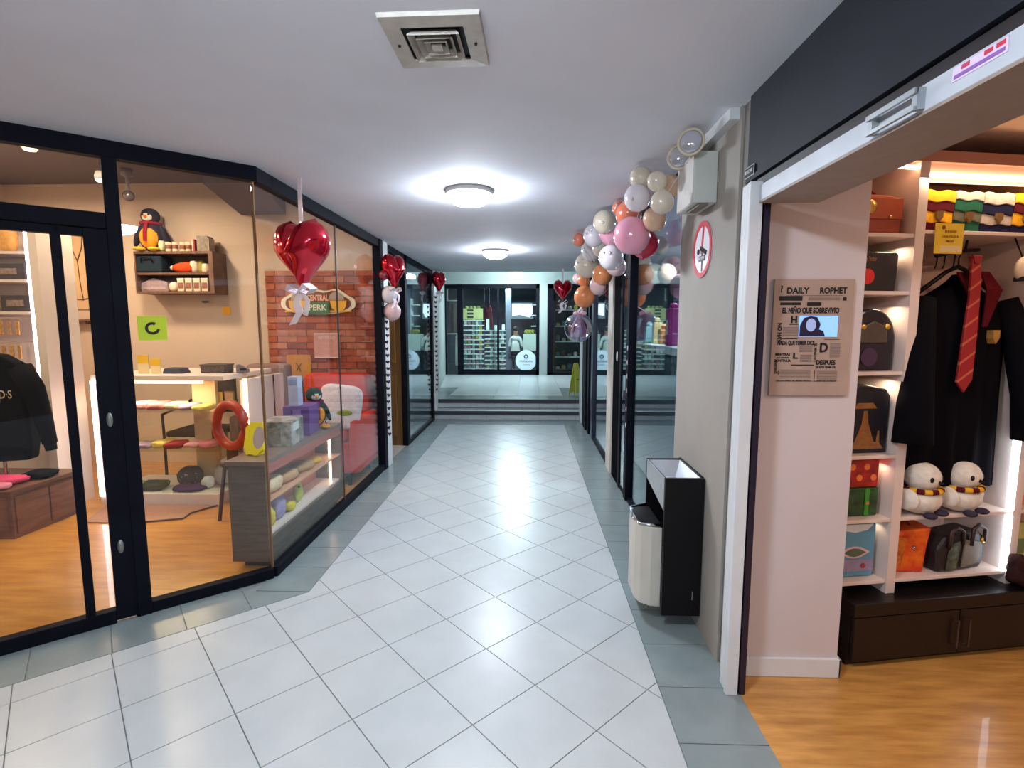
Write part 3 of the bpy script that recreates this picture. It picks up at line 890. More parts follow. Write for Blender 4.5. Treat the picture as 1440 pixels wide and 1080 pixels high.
# things on the counter top
for i, (x_, w_, h_) in enumerate(((-3.30, 0.09, 0.16), (-3.19, 0.08, 0.13))):
    t = board('brochure_stand', ('tall', 'short')[i] + ' yellow and cream brochure stand on the display case', 'brochure', (x_, 4.30, 1.10 + h_ / 2), w_, h_, mat('brochure_cream', (236, 214, 160), 0.6), 0.1)
    MB().box(-w_ / 2, -0.003, h_ * 0.05, w_ / 2, -0.0005, h_ / 2).build('yellow_band', mat('brochure_yellow', (240, 190, 30), 0.6), t)
kb = thing('cash_tray', 'dark blue grey low device behind the brochure stands', 'device', (-3.05, 4.36, 1.101))
MB().prism([(-0.09, 0), (0.09, 0), (0.06, 0.045), (-0.07, 0.045)], -0.06, 0.06, 'y').build('housing', mat('slate_plastic', (60, 66, 84), 0.4), kb, bev=0.006)
MB().box(-0.06, -0.03, 0.045, 0.04, 0.03, 0.048).build('key_pad', BLACKP, kb)
rb_ = thing('paper_basket', 'grey woven basket on the display case counter top', 'basket', (-2.73, 4.42, 1.101))
MB().box(-0.11, -0.07, 0, 0.11, 0.07, 0.07).build('weave', mat('grey_weave', (108, 96, 88), 0.9, noise=0.5, scale=80, bump=0.5), rb_, bev=0.01)
MB().tube([(-0.11, -0.07, 0.07), (0.11, -0.07, 0.07), (0.11, 0.07, 0.07), (-0.11, 0.07, 0.07)], 0.006, 6, closed=True).build('rim', mat('grey_rim', (90, 80, 74), 0.8), rb_)
cr = thing('card_reader', 'small grey card reader at the right end of the counter top', 'card reader', (-2.50, 4.42, 1.101), 0.4)
MB().prism([(-0.05, 0), (0.05, 0), (0.05, 0.03), (-0.03, 0.075), (-0.05, 0.07)], -0.035, 0.035, 'y').build('housing', mat('mid_grey_plastic', (120, 112, 116), 0.4), cr, bev=0.005)
MB().box(-0.02, -0.037, 0.02, 0.03, -0.035, 0.04).build('screen', BLACKP, cr)
# framed cards inside
fr = thing('photo_frame', 'small framed brown picture on the upper glass shelf', 'picture frame', (-2.66, 4.46, 0.801))
MB().box(-0.045, 0, 0, 0.045, 0.01, 0.13).build('frame', mat('frame_brown', (110, 80, 60), 0.5), fr)
MB().box(-0.034, -0.003, 0.012, 0.034, 0, 0.118).build('print', mat('frame_print', (170, 130, 100), 0.5, noise=0.3), fr)
yc = thing('gift_card', 'small yellow card standing on the upper glass shelf', 'card', (-2.77, 4.47, 0.801))
MB().box(-0.04, 0, 0, 0.04, 0.006, 0.12).build('card', mat('card_yellow', (222, 170, 70), 0.6), yc)
MB().box(-0.03, 0.006, 0, 0.03, 0.03, 0.01).build('foot', mat('card_yellow', (222, 170, 70)), yc)
tw = thing('figurine_pair', 'dark box with two white figures on the lower glass shelf', 'box', (-2.76, 4.42, 0.471))
MB().box(-0.055, 0, 0, 0.055, 0.05, 0.12).build('carton', mat('plum_card', (52, 44, 66), 0.6), tw)
for q in (-1, 1):
    MB().ball((q * 0.022, -0.004, 0.05), (0.009, 0.004, 0.035)).build('figure', WHITEPL, tw)
# rug
rg = thing('rug', 'pinkish brown rug with fringed edge on the floor by the display case', 'rug', (-2.96, 3.93, 0.002))
MB().prism([(-0.60, 0.18), (0.35, 0.18), (0.24, 0.0), (0.26, -0.12), (-0.05, -0.22), (-0.45, -0.22)], 0, 0.008).build('pile', mat('rug_pile', (164, 122, 100), 0.95, noise=0.15, scale=50, bump=0.4), rg)
MB().tube([(0.35, 0.18, 0.008), (0.24, 0.0, 0.008), (0.26, -0.12, 0.008), (-0.05, -0.22, 0.008)], 0.006, 6).build('hem', mat('rug_hem', (100, 72, 58), 0.9), rg)

# ---- office chair behind the case
oc = thing('office_chair', 'dark chair with bent black frame seen through the display case', 'chair', (-3.25, 4.98, 0))
MB().box(-0.24, -0.22, 0.44, 0.24, 0.22, 0.50).build('seat', cloth('charcoal', (58, 52, 56)), oc, bev=0.02)
MB().box(-0.22, 0.20, 0.62, 0.22, 0.25, 1.0).build('backrest', cloth('charcoal', (58, 52, 56)), oc, bev=0.02)
for q in (-1, 1):
    MB().tube([(q * 0.24, 0.2, 0.75), (q * 0.27, 0.1, 0.7), (q * 0.27, -0.2, 0.66), (q * 0.25, -0.22, 0.4), (q * 0.24, -0.24, 0.0)], 0.013).build('leg', BLACKP, oc)
    MB().tube([(q * 0.22, 0.22, 0.62), (q * 0.24, 0.24, 0.3), (q * 0.24, 0.27, 0.0)], 0.013).build('leg', BLACKP, oc)

# ---- red chair with round back
rc = thing('round_back_chair', 'orange red chair with a round ring back behind the wooden counter', 'chair', (-2.20, 3.90, 0), -0.3)
ringp = [(0.14 * math.cos(q / 20 * 6.283), -0.15, 0.76 + 0.16 * math.sin(q / 20 * 6.283)) for q in range(20)]
MB().tube(ringp, 0.036, 10, closed=True).build('ring_back', mat('orange_red_paint', (176, 50, 28), 0.4, noise=0.1), rc)
MB().lathe([(0.18, 0.42), (0.20, 0.44), (0.20, 0.47), (0.17, 0.49)], (0, 0, 0), 20).build('seat', mat('dark_leg', (60, 36, 30), 0.5), rc)
for q, r_ in ((-1, -1), (1, -1), (-1, 1), (1, 1)):
    MB().tube([(q * 0.12, r_ * 0.12, 0.43), (q * 0.16, r_ * 0.16, 0.0)], 0.014).build('leg', mat('dark_leg', (60, 36, 30), 0.5), rc)
MB().box(-0.035, -0.17, 0.45, 0.035, -0.13, 0.62).build('back_post', mat('dark_leg', (60, 36, 30)), rc)

# ---- booth end and red sofa
bo = thing('grey_armchair', 'mauve grey upholstered armchair behind the wooden counter', 'armchair', (-2.68, 4.98, 0))
MB().box(-0.22, -0.05, 0.10, 0.22, 0.35, 0.45).build('seat', cloth('mauve', (150, 122, 116)), bo, bev=0.03)
MB().box(-0.22, 0.18, 0.45, 0.20, 0.36, 1.12).build('backrest', cloth('mauve', (150, 122, 116)), bo, bev=0.04)
for q in (-1, 1):
    MB().box(q * 0.24 - 0.05, -0.05, 0.1, q * 0.24 + 0.05, 0.3, 0.62).build('armrest', cloth('mauve', (150, 122, 116)), bo, bev=0.03)
    MB().cyl((q * 0.2, 0.0, 0), 0.02, 0.1).build('foot', BLACKP, bo)
so = thing('sofa', 'orange red sofa against the brick wall', 'sofa', (-1.98, 4.93, 0))
RS = cloth('sofa_red', (206, 60, 36))
MB().box(-0.34, -0.25, 0.12, 0.30, 0.42, 0.42).build('base', RS, so, bev=0.03)
MB().box(-0.32, -0.27, 0.42, -0.02, 0.25, 0.55).build('seat_cushion', RS, so, bev=0.04)
MB().box(-0.01, -0.27, 0.42, 0.28, 0.25, 0.55).build('seat_cushion', RS, so, bev=0.04)
MB().box(-0.34, 0.25, 0.42, 0.32, 0.48, 1.02).build('backrest', RS, so, bev=0.05)
for q in (-0.36, 0.34):
    MB().box(q - 0.05, -0.25, 0.12, q + 0.05, 0.42, 0.64).build('armrest', RS, so, bev=0.03)
for q in (-0.3, 0.28):
    for r_ in (-0.2, 0.38):
        MB().cyl((q, r_, 0), 0.02, 0.12).build('foot', BLACKP, so)
pw_ = thing('cushion', 'white square cushion with a small green print leaning on the red sofa', 'cushion', (-1.78, 4.76, 0.55), 0.1)
MB().ball((0, 0, 0.20), (0.20, 0.07, 0.21), seg=20, rings=12, sq=0.45, rot=(-0.2, 0.12, 0)).build('cover', cloth('cushion_white', (226, 206, 206)), pw_)
MB().ball((0.06, -0.078, 0.15), (0.07, 0.012, 0.03)).build('green_print', cloth('print_green', (150, 160, 60)), pw_)

# ---- wooden counter along the glass
ct = thing('wooden_counter', 'grey brown wooden counter with lit open shelves along the shop glass', 'counter', (0, 0, 0))
KX0, KX1, KY0, KY1 = -1.83, -1.595, 3.0, 4.26
MB().box(KX0, KY0, 0.05, KX1 - 0.004, KY0 + 0.03, 0.66).build('end_panel', GWOOD, ct, bev=0.002)
MB().box(KX0, KY1 - 0.02, 0.05, KX1, KY1, 0.66).build('end_panel', GWOOD, ct, bev=0.002)
MB().box(KX0 - 0.01, KY0 - 0.01, 0.66, KX1, KY1, 0.69).build('top', mat('counter_top', (126, 104, 92), 0.35, noise=0.15, stretch=(1, 6, 1)), ct, bev=0.002)
MB().box(KX0, KY0 + 0.03, 0.05, KX0 + 0.015, KY1 - 0.02, 0.66).build('back_panel', mat('counter_inner', (196, 130, 104), 0.6, noise=0.05), ct)
MB().box(KX1 - 0.02, KY0 + 0.03, 0.05, KX1, KY1 - 0.02, 0.20).build('front_panel', GWOOD, ct)
MB().box(KX1 - 0.02, KY0 + 0.03, 0.60, KX1, KY1 - 0.02, 0.66).build('front_panel', mat('counter_fascia', (176, 96, 80), 0.5, noise=0.1), ct)
MB().box(KX0 + 0.015, KY0 + 0.03, 0.20, KX1 - 0.02, KY1 - 0.02, 0.215).build('shelf', WHITEF, ct)
MB().box(KX0 + 0.015, KY0 + 0.03, 0.42, KX1 - 0.004, KY1 - 0.02, 0.432).build('shelf', mat('shelf_lit', (214, 160, 120), 0.5), ct)
MB().box(KX0 + 0.04, KY0 + 0.06, 0.0, KX1 - 0.03, KY1 - 0.06, 0.05).build('plinth', mat('plinth_brown', (84, 62, 50), 0.6), ct)
MB().box(KX1 - 0.05, KY1 - 0.16, 0.22, KX1 - 0.035, KY1 - 0.145, 0.415).build('light_strip', LEDWARM, ct)
MB().box(KX1 - 0.05, KY1 - 0.16, 0.435, KX1 - 0.035, KY1 - 0.145, 0.60).build('light_strip', LEDWARM, ct)
# goods in the counter
for i, (y_, z_, r_, cn, c_) in enumerate(((3.20, 0.433, (0.08, 0.12, 0.05), 'cream', (226, 200, 160)), (3.45, 0.433, (0.07, 0.12, 0.035), 'tan', (204, 160, 110)), (3.72, 0.433, (0.07, 0.12, 0.03), 'sand coloured', (190, 150, 100)), (3.93, 0.433, (0.06, 0.07, 0.02), 'bright yellow', (240, 190, 50)))):
    lump('soft_pouch', '%s soft pouch on the upper shelf of the wooden counter' % cn, 'pouch', (-1.70, y_, z_), r_, cloth('pouch_' + cn.replace(' ', '_'), c_), 100 + i, 0.1, 0.7)
lump('plush_toy', 'yellow plush toy at the near end of the wooden counter lower shelf', 'plush toy', (-1.69, 3.14, 0.216), (0.06, 0.07, 0.07), cloth('toy_yellow', (222, 206, 60)), 110, 0.12, 0.8)
lump('plush_toy', 'lilac plush toy beside the yellow one on the counter lower shelf', 'plush toy', (-1.70, 3.30, 0.216), (0.06, 0.08, 0.085), cloth('toy_lilac', (176, 164, 206)), 111, 0.1, 0.8)
lump('plush_toy', 'small flat yellow plush star on the counter lower shelf', 'plush toy', (-1.68, 3.46, 0.216), (0.04, 0.06, 0.03), cloth('toy_yellow', (222, 206, 60)), 112, 0.2, 0.9)
pq = thing('plush_parrot', 'upright lime green plush bird on the counter lower shelf', 'plush toy', (-1.70, 3.64, 0.216))
MB().ball((0, 0, 0.08), (0.035, 0.04, 0.08)).build('body', cloth('toy_lime', (206, 220, 90)), pq)
MB().ball((0.022, -0.025, 0.12), 0.008, seg=8, rings=6).build('eye', BLACKP, pq)
MB().lathe([(0.010, 0), (0.001, -0.02)], (0.0, -0.038, 0.115), 8, axis='y').build('beak', cloth('plush_orange', (240, 160, 40)), pq)
# goods on the counter
yf = thing('photo_frame', 'wavy yellow frame with grey centre leaning at the counter corner', 'picture frame', (-1.73, 3.13, 0.69), -0.35)
pts = []
for i in range(40):
    a = 2 * math.pi * i / 40
    q = 1 + 0.05 * math.sin(8 * a)
    pts.append((0.085 * q * math.copysign(abs(math.cos(a)) ** 0.6, math.cos(a)), 0.11 + 0.105 * q * math.copysign(abs(math.sin(a)) ** 0.6, math.sin(a))))
MB().prism(pts, -0.008, 0.008, 'y').build('frame', mat('frame_yellow', (236, 222, 30), 0.4), yf, rot=(-0.28, -0.18, 0))
MB().prism(circ(0.055, 20, 0, 0), -0.011, -0.008, 'y').build('picture', mat('frame_grey', (176, 164, 170), 0.4), yf, loc=(0.02, 0.033, 0.11), rot=(-0.28, -0.18, 0)).scale = (0.9, 1, 1.3)
MB().box(-0.01, 0.0, 0.0, 0.01, 0.07, 0.02).build('prop', mat('frame_yellow', (236, 222, 30)), yf)
gb_ = thing('printed_box', 'grey box printed with pictures on the wooden counter', 'box', (-1.72, 3.50, 0.69), 0.12)
MB().box(-0.10, -0.13, 0, 0.10, 0.13, 0.17).build('carton', mat('grey_white_print', (186, 180, 172), 0.5, rgb2=(104, 100, 98), scale=16), gb_, bev=0.003)
MB().box(-0.085, -0.133, 0.02, 0.03, -0.130, 0.13).build('picture', mat('box_print', (150, 138, 126), 0.5, noise=0.4, scale=30), gb_)
MB().box(0.100, -0.10, 0.10, 0.103, 0.02, 0.155).build('label', mat('box_label', (210, 216, 210), 0.5), gb_)
pb = thing('purple_box', 'purple cardboard box behind the grey printed box on the counter', 'box', (-1.74, 3.83, 0.69), 0.1)
MB().box(-0.09, -0.11, 0, 0.10, 0.12, 0.22).build('carton', mat('purple_card', (110, 70, 140), 0.5, noise=0.15, scale=5), pb, bev=0.003)
MB().box(-0.02, -0.112, 0.02, 0.04, -0.110, 0.20).build('stripe', mat('purple_pale', (150, 120, 180), 0.5), pb)
wb = thing('white_box', 'tall pale blue box standing on the purple box', 'box', (-1.76, 3.80, 0.91))
MB().box(-0.035, -0.04, 0, 0.04, 0.04, 0.22).build('carton', mat('pale_blue_card', (190, 192, 214), 0.5, noise=0.05), wb, bev=0.003)
MB().box(-0.03, -0.042, 0.16, 0.035, -0.040, 0.20).build('label', mat('blue_label', (140, 150, 190), 0.5), wb)
penguin('small upright penguin figure with orange beak on the wooden counter', (-1.73, 4.06, 0.69), 0.72, 0.75, cloth('plush_dark_green', (44, 60, 62)), cloth('plush_orange', (240, 160, 40)), cloth('plush_orange', (240, 160, 40)), cloth('plum', (120, 50, 80)))
dv = thing('card_tray', 'white angular card tray at the far end of the wooden counter', 'tray', (-1.70, 4.18, 0.69), 0.0)
MB().prism([(-0.10, 0.05), (0.02, 0.04), (0.09, 0.07), (0.09, 0.10), (0.0, 0.085), (-0.10, 0.12)], -0.06, 0.05, 'y').build('tray', WHITEPL, dv, bev=0.003)
MB().tube([(-0.08, -0.05, 0.05), (-0.02, -0.05, 0.06), (0.0, -0.05, 0.0)], 0.006).tube([(-0.08, 0.04, 0.05), (-0.02, 0.04, 0.06), (0.0, 0.04, 0.0)], 0.006).build('bracket', CHROME, dv)

# ---- ceiling spots in the shop
for i, (x_, y_, z_) in enumerate(((-3.28, 4.0, 2.62), (-3.30, 3.45, 2.67))):
    t = thing('spotlight', ('bright', 'dim') [i] + ' small ceiling spotlight behind the transom glass', 'spotlight', (x_, y_, z_))
    MB().cyl((0, 0, 0.04), 0.006, SHC - z_ - 0.04).build('stem', BLACKP, t)
    MB().lathe([(0.035, 0.06), (0.045, 0.03), (0.045, 0.0)], (0, 0, 0), 16).build('can', WHITEPL, t)
    MB().lathe([(0.038, 0.0), (0.034, -0.012), (0.01, -0.018)], (0, 0, 0), 16).build('bulb', mat('warm_bulb', (255, 232, 200), 0.4, emit=(30 if i == 0 else 4)) if i == 0 else mat('warm_bulb_dim', (255, 220, 170), 0.4, emit=4), t)
sp = thing('wall_camera', 'small grey dome camera high behind the slanted glass', 'camera', (-3.85, 5.0, 2.72))
MB().lathe([(0.05, 0.28), (0.05, 0.22), (0.015, 0.2), (0.015, 0.06)], (0, 0, 0), 14).build('stem', mat('mid_grey_plastic', (120, 112, 116)), sp)
MB().ball((0, 0, 0.03), 0.05).build('dome', mat('smoked', (70, 62, 66), 0.2), sp)

# ================================================================== PILASTERS, NEXT SHOP ON THE LEFT
struct('trim_2', MB().box(-1.60, 5.36, 0.0, -1.50, 5.53, H), WHITEP, bev=0.004)
struct('wall_left', MB().box(-1.85, 5.53, 0.0, -1.57, 5.62, H).box(-2.9, 5.62, 0, -1.80, 5.68, H).box(-3.4, 5.62, 0, -3.3, 8.6, H).box(-3.3, 8.45, 0, -1.62, 8.55, H), FW)
struct('floor', MB().prism([(-1.8, 5.53), (-1.56, 5.53), (-1.56, 6.4), (-1.85, 6.4)], -0.05, 0.002), mat('threshold_tile', (176, 168, 158), 0.35, noise=0.15, scale=20))
struct('floor', MB().box(-3.3, 5.62, -0.06, -1.85, 8.5, 0.0).box(-1.85, 6.4, -0.06, -1.56, 8.5, 0.0), mat('shop_two_floor', (120, 124, 128), 0.3, noise=0.1))
struct('ceiling', MB().box(-3.4, 5.53, H, -1.565, 8.5, H + 0.1), FD)
d2 = thing('door_2', None, None, kind='structure')
MB().box(-1.85, 6.38, 0.0, -1.59, 6.42, 2.34).build('leaf', DOORW, d2)
MB().box(-1.85, 5.62, 0.0, -1.81, 6.38, 2.34).build('leaf', DOORW, d2)
MB().box(-1.81, 6.36, 0.12, -1.66, 6.38, 0.9).build('door_panel', DOORW, d2, bev=0.004)
MB().box(-1.81, 6.36, 1.05, -1.66, 6.38, 2.1).build('door_panel', DOORW, d2, bev=0.004)
w3 = thing('window_3', None, None, kind='structure')
MB().box(-1.59, 6.36, 0, -1.52, 6.48, H).build('post', BLACKF, w3, bev=0.003)
MB().box(-1.58, 6.48, 0, -1.52, 8.2, 0.05).build('bottom_rail', BLACKF, w3, bev=0.003)
MB().box(-1.58, 5.53, 2.31, -1.52, 8.2, H).build('top_rail', BLACKF, w3, bev=0.003)
MB().box(-1.59, 8.10, 0, -1.52, 8.22, H).build('post', BLACKF, w3, bev=0.003)
MB().box(-1.548, 6.48, 0.05, -1.540, 8.10, 2.31).build('pane', GLASS2, w3)
struct('trim_3', MB().box(-1.60, 8.24, 0.0, -1.50, 8.42, H), WHITEP, bev=0.004)

# shelves in the second shop
for si, y_ in enumerate((7.0, 7.75)):
    sh = thing('shop_shelf', ('near', 'far')[si] + ' grey shelving unit behind the second left shop window', 'shelf', (-2.1, y_, 0))
    for z_ in (0.3, 0.75, 1.15, 1.55, 1.95):
        MB().box(-0.35, -0.16, z_, 0.30, 0.16, z_ + 0.02).build('shelf', mat('grey_shelf', (150, 156, 160), 0.5), sh)
    for q in (-0.34, 0.28):
        MB().box(q, -0.15, 0, q + 0.02, 0.15, 2.1).build('upright', mat('grey_shelf', (150, 156, 160)), sh)
    for zi, z_ in enumerate((0.77, 1.17, 1.57)):
        for j in range(3):
            cn, c_ = (('white', (220, 222, 222)), ('pink', (222, 160, 170)), ('teal', (80, 150, 160)), ('brown', (130, 96, 80)), ('yellow', (220, 200, 90)))[(zi * 2 + j + si) % 5]
            t = thing('boxed_toy', '%s boxed toy on the %s grey shelving unit, shelf %s, %s' % (cn, ('near', 'far')[si], ('two', 'three', 'four')[zi], ('left', 'middle', 'right')[j]), 'toy', (-2.3 + j * 0.2, y_ - 0.05, z_))
            MB().box(-0.07, -0.06, 0, 0.07, 0.06, 0.2).build('carton', mat('toy_' + cn, c_, 0.5, noise=0.2, scale=14), t, bev=0.006)
            MB().ball((0, -0.06, 0.11), (0.045, 0.012, 0.05), seg=10, rings=6).build('window_print', mat('toy_print', (180, 190, 196), 0.3, noise=0.3), t)

# ================================================================== DECORATIONS
def heart_mesh(w_, h_, d_, nseg=44, nr=9):
    vs = []; fs = []
    def out(t):
        x = 16 * (0.8 * math.sin(t) ** 3 + 0.2 * math.sin(t) * abs(math.sin(t)))
        y = 13 * math.cos(t) - 4.6 * math.cos(2 * t) - 1.9 * math.cos(3 * t) - math.cos(4 * t)
        return x / 16.0 * 0.5 * w_, (y + 3.0) / 14.8 * 0.5 * h_
    for side in (-1, 1):
        for r_ in range(nr + 1):
            s_ = r_ / nr
            for k_ in range(nseg):
                x, z = out(2 * math.pi * k_ / nseg)
                wr = 1 + 0.03 * math.sin(k_ * 3.0) * s_ ** 6
                dd = d_ * 0.5 * (1 - s_ ** 2.2) ** 0.5
                # pillow: thinner towards the tip
                tip = 1 - 0.45 * max(0, -z / (0.5 * h_))
                cleft = 1 - 0.20 * math.exp(-(x / (0.07 * w_)) ** 2) * max(0, z / (0.5 * h_)) * 2
                vs.append((x * s_ * wr, side * dd * tip * max(cleft, 0.4), z * s_ * wr))
    st_ = (nr + 1) * nseg
    for sd in range(2):
        for r_ in range(nr):
            for k_ in range(nseg):
                k2 = (k_ + 1) % nseg
                a = sd * st_ + r_ * nseg + k_; b = sd * st_ + r_ * nseg + k2
                fs.append((a, b, b + nseg, a + nseg))
    return vs, fs


def heart_balloon(label, loc, w_, h_, rz, ribbon_top, tails=True, group=None, rib_dx=0.0):
    t = thing('heart_balloon', label, 'balloon', loc, rz, group)
    vs, fs = heart_mesh(w_, h_, w_ * 0.72)
    o = MB().add(vs, fs, None, True).build('foil', REDFOIL, t)
    md = o.modifiers.new('weld', 'WELD'); md.merge_threshold = 0.002
    if tails:
        zb = -h_ * 0.5
        b = MB()
        for q in (-1, 1):
            b.strip([(0, -0.02, zb), (q * 0.05 * w_ / 0.3, -0.04, zb + 0.04 * h_ / 0.4), (q * 0.085 * w_ / 0.3, -0.02, zb + 0.01), (q * 0.04 * w_ / 0.3, 0.0, zb - 0.015), (0, -0.01, zb)], (0, 1, 0.15), 0.048 * w_ / 0.3)
        b.ball((0, -0.02, zb), 0.014 * w_ / 0.3, seg=8, rings=6)
        b.build('bow', RIBBON, t)
        MB().strip([(0, -0.02, zb), (-0.03 * w_ / 0.3, -0.03, zb - 0.07 * h_ / 0.4), (-0.01 * w_ / 0.3, -0.03, zb - 0.12 * h_ / 0.4), (-0.06 * w_ / 0.3, -0.03, zb - 0.19 * h_ / 0.4)], (1, 0.1, 0.2), 0.048 * w_ / 0.3).build('ribbon_tail', RIBBON, t)
        MB().strip([(0, -0.02, zb), (0.05 * w_ / 0.3, -0.03, zb - 0.05 * h_ / 0.4), (0.035 * w_ / 0.3, -0.03, zb - 0.11 * h_ / 0.4), (0.02 * w_ / 0.3, -0.02, zb - 0.14 * h_ / 0.4)], (1, 0.1, -0.2), 0.028 * w_ / 0.3).build('ribbon_tail', RIBBON, t)
    if ribbon_top:
        MB().strip([(rib_dx, 0.0, h_ * 0.40), (rib_dx, 0.0, ribbon_top)], (1, 0, 0), 0.028 * w_ / 0.3, 0.002).build('hanging_ribbon', RIBBON, t)
    return t


heart_balloon('large red foil heart balloon with white bow in front of the slanted shop window', (-1.37, 3.14, 1.925), 0.37, 0.42, -0.42, H - 1.927)
heart_balloon('red foil heart balloon beside the nearer white pilaster on the left', (-1.39, 5.33, 2.05), 0.27, 0.37, 1.0, 0)
heart_balloon('red foil heart balloon beside the farther white pilaster on the left', (-1.42, 8.2, 2.19), 0.25, 0.34, 1.0, 0)
heart_balloon('red foil heart balloon with white bow hanging at the far right end of the corridor', (0.515, 8.0, 2.04), 0.29, 0.34, 0.1, H - 2.045)


def balloon(label, loc, r, m, group=None, rot=(0, 0, 0), mat_name=None):
    t = thing('balloon', label, 'balloon', loc, 0, group)
    prof = []
    for i in range(13):
        a = math.pi * i / 12
        rr = math.sin(a) * (1 + 0.03 * math.cos(a))
        zz = -math.cos(a) * (1.04 if a > 1.57 else 1.10)
        prof.append((max(rr, 0.03) * r, zz * r))
    MB().lathe(prof, (0, 0, 0), 20).build('latex', m, t, rot=rot)
    ko = MB().lathe([(0.05 * r, 0), (0.10 * r, -0.05 * r), (0.13 * r, -0.13 * r)], (0, 0, -1.08 * r), 8).build('knot', m, t)
    ko.matrix_local = Euler(rot).to_matrix().to_4x4()
    return t


bc = dict(white=rub('white', (222, 214, 220)), cream=rub('cream', (212, 200, 180)), peach=rub('peach', (216, 178, 150)), pink=rub('pink', (232, 160, 182)),
          crimson=rub('crimson', (186, 24, 62)), salmon=rub('salmon', (224, 124, 96)), orange=rub('orange', (226, 138, 84)), blush=rub('blush', (222, 184, 184)))
import math as _m
def onX(px, py, xx):
    # helper used while measuring the garland: point of the plane x = xx seen at this spot of the picture
    F_, P_, Y_ = 725.0, .1106, .0326
    x = (px - 720) / F_; y = (540 - py) / F_
    d = (x, _m.cos(P_) + y * _m.sin(P_), -_m.sin(P_) + y * _m.cos(P_))
    d = (d[0] * _m.cos(Y_) - d[1] * _m.sin(Y_), d[0] * _m.sin(Y_) + d[1] * _m.cos(Y_), d[2])
    t = xx / d[0]
    return (xx, d[1] * t, 1.5 + d[2] * t)
BL = [(896, 278, 18, 'white', .58, 'pearly white balloon at the top of the garland, left of the emergency light'),
      (924, 255, 13.5, 'cream', .64, 'small cream balloon highest in the garland under the ceiling'),
      (931, 284, 16, 'cream', .62, 'cream balloon just left of the grey emergency light box'),
      (943, 262, 15, 'peach', .74, 'beige balloon half hidden behind the emergency light box'),
      (901, 250, 15, 'cream', .70, 'cream balloon at the back of the garland top against the ceiling'),
      (920, 308, 16, 'peach', .68, 'peach balloon right above the crimson one in the garland'),
      (888, 331, 25, 'pink', .58, 'largest pink balloon in the middle of the garland'),
      (907, 343, 19, 'crimson', .68, 'crimson balloon tucked behind the largest pink one'),
      (884, 301, 18, 'salmon', .66, 'salmon balloon above the largest pink one'),
      (870, 292, 9, 'salmon', .66, 'tiny salmon balloon beside the pearly white top balloon'),
      (859, 327, 17, 'pink', .62, 'pink balloon left of the largest pink one'),
      (850, 312, 16, 'cream', .60, 'cream balloon at the back above the left pink balloon'),
      (835, 331, 15, 'white', .62, 'milky white balloon with pearls at the left edge of the garland'),
      (831, 352, 14, 'white', .66, 'milky white balloon under the upper left white one'),
      (846, 348, 14, 'cream', .70, 'cream balloon in the inner row between the white ones'),
      (859, 362, 17, 'white', .58, 'clear white balloon directly over the black door frame'),
      (866, 374, 14, 'blush', .66, 'dull pink balloon under the clear white one above the door frame'),
      (825, 373, 17, 'cream', .60, 'round cream balloon low at the left end of the garland'),
      (847, 386, 14, 'orange', .68, 'orange balloon in the low row behind the cream one'),
      (842, 401, 13, 'blush', .66, 'pale pink balloon beneath the low orange one'),
      (822, 417, 15, 'orange', .60, 'orange balloon hanging lowest in the garland above the clear bubble'),
      (821, 394, 9, 'orange', .60, 'small orange balloon sitting on the lowest orange one'),
      (813, 392, 8, 'blush', .60, 'small pale pink balloon at the left side of the low cluster'),
      (814, 337, 8.5, 'salmon', .62, 'small salmon balloon alone at the left upper edge of the garland'),
      (872, 345, 13, 'cream', .72, 'cream balloon squeezed behind the largest pink balloon'),
      (910, 262, 14, 'white', .74, 'white balloon at the back top behind the two cream ones')]
GP = []
for (px, py, rp, cn, xx, lb) in BL:
    while True:
        p = onX(px, py, xx)
        r_ = rp / 725.0 * p[1] * 0.97
        if p[2] + r_ * 1.06 < H or xx < 0.3:
            break
        xx -= 0.02
    GP.append((p, r_))
    balloon(lb, tuple(round(v, 3) for v in p), round(r_, 3), bc[cn], 'balloon garland over the right shop doors', (rnd.uniform(-.6, .6), rnd.uniform(-.8, .2), 0))
balloon('pearly grey balloon tied under the heart balloon on the nearer left pilaster', (-1.44, 5.33, 1.83), 0.085, bc['white'], 'balloons on the left pilaster')
balloon('dusty pink balloon tied lowest on the nearer left pilaster', (-1.42, 5.36, 1.66), 0.09, bc['blush'], 'balloons on the left pilaster')
balloon('small wine coloured balloon behind the heart on the nearer left pilaster', (-1.47, 5.26, 2.02), 0.05, rub('wine', (130, 20, 44)), 'balloons on the left pilaster')
# pearls in the garland
pr = None
for k_, (bi, da, dz) in enumerate(((0, -.5, -.3), (9, -.4, .2), (9, .3, -.2), (10, -.9, .5), (10, -.6, .75), (12, -.9, .1), (12, -.3, .3), (13, -1.0, .0), (13, -.6, -.3), (13, -.2, .3), (17, -1.0, .2), (17, -.4, .3), (11, -.2, -.2), (15, -.8, .3), (15, -.2, .2), (23, -.8, -.2), (16, -.3, .1))):
    c_, r_ = GP[bi]
    dv_ = Vector((da, -0.8, dz)).normalized() * r_ * 0.99
    p = (c_[0] + dv_.x, c_[1] + dv_.y, c_[2] + dv_.z)
    if pr is None:
        pr = MB().ball((0, 0, 0), 0.011, seg=10, rings=6).build('pearl', mat('silver_pearl', (236, 232, 236), 0.12, 0.6), None, loc=p)
        tag(pr, 'tiny silver pearl on the balloon garland', 'pearl', 'pearls on the balloon garland')
    else:
        c = pr.copy(); COL.objects.link(c); c.location = p
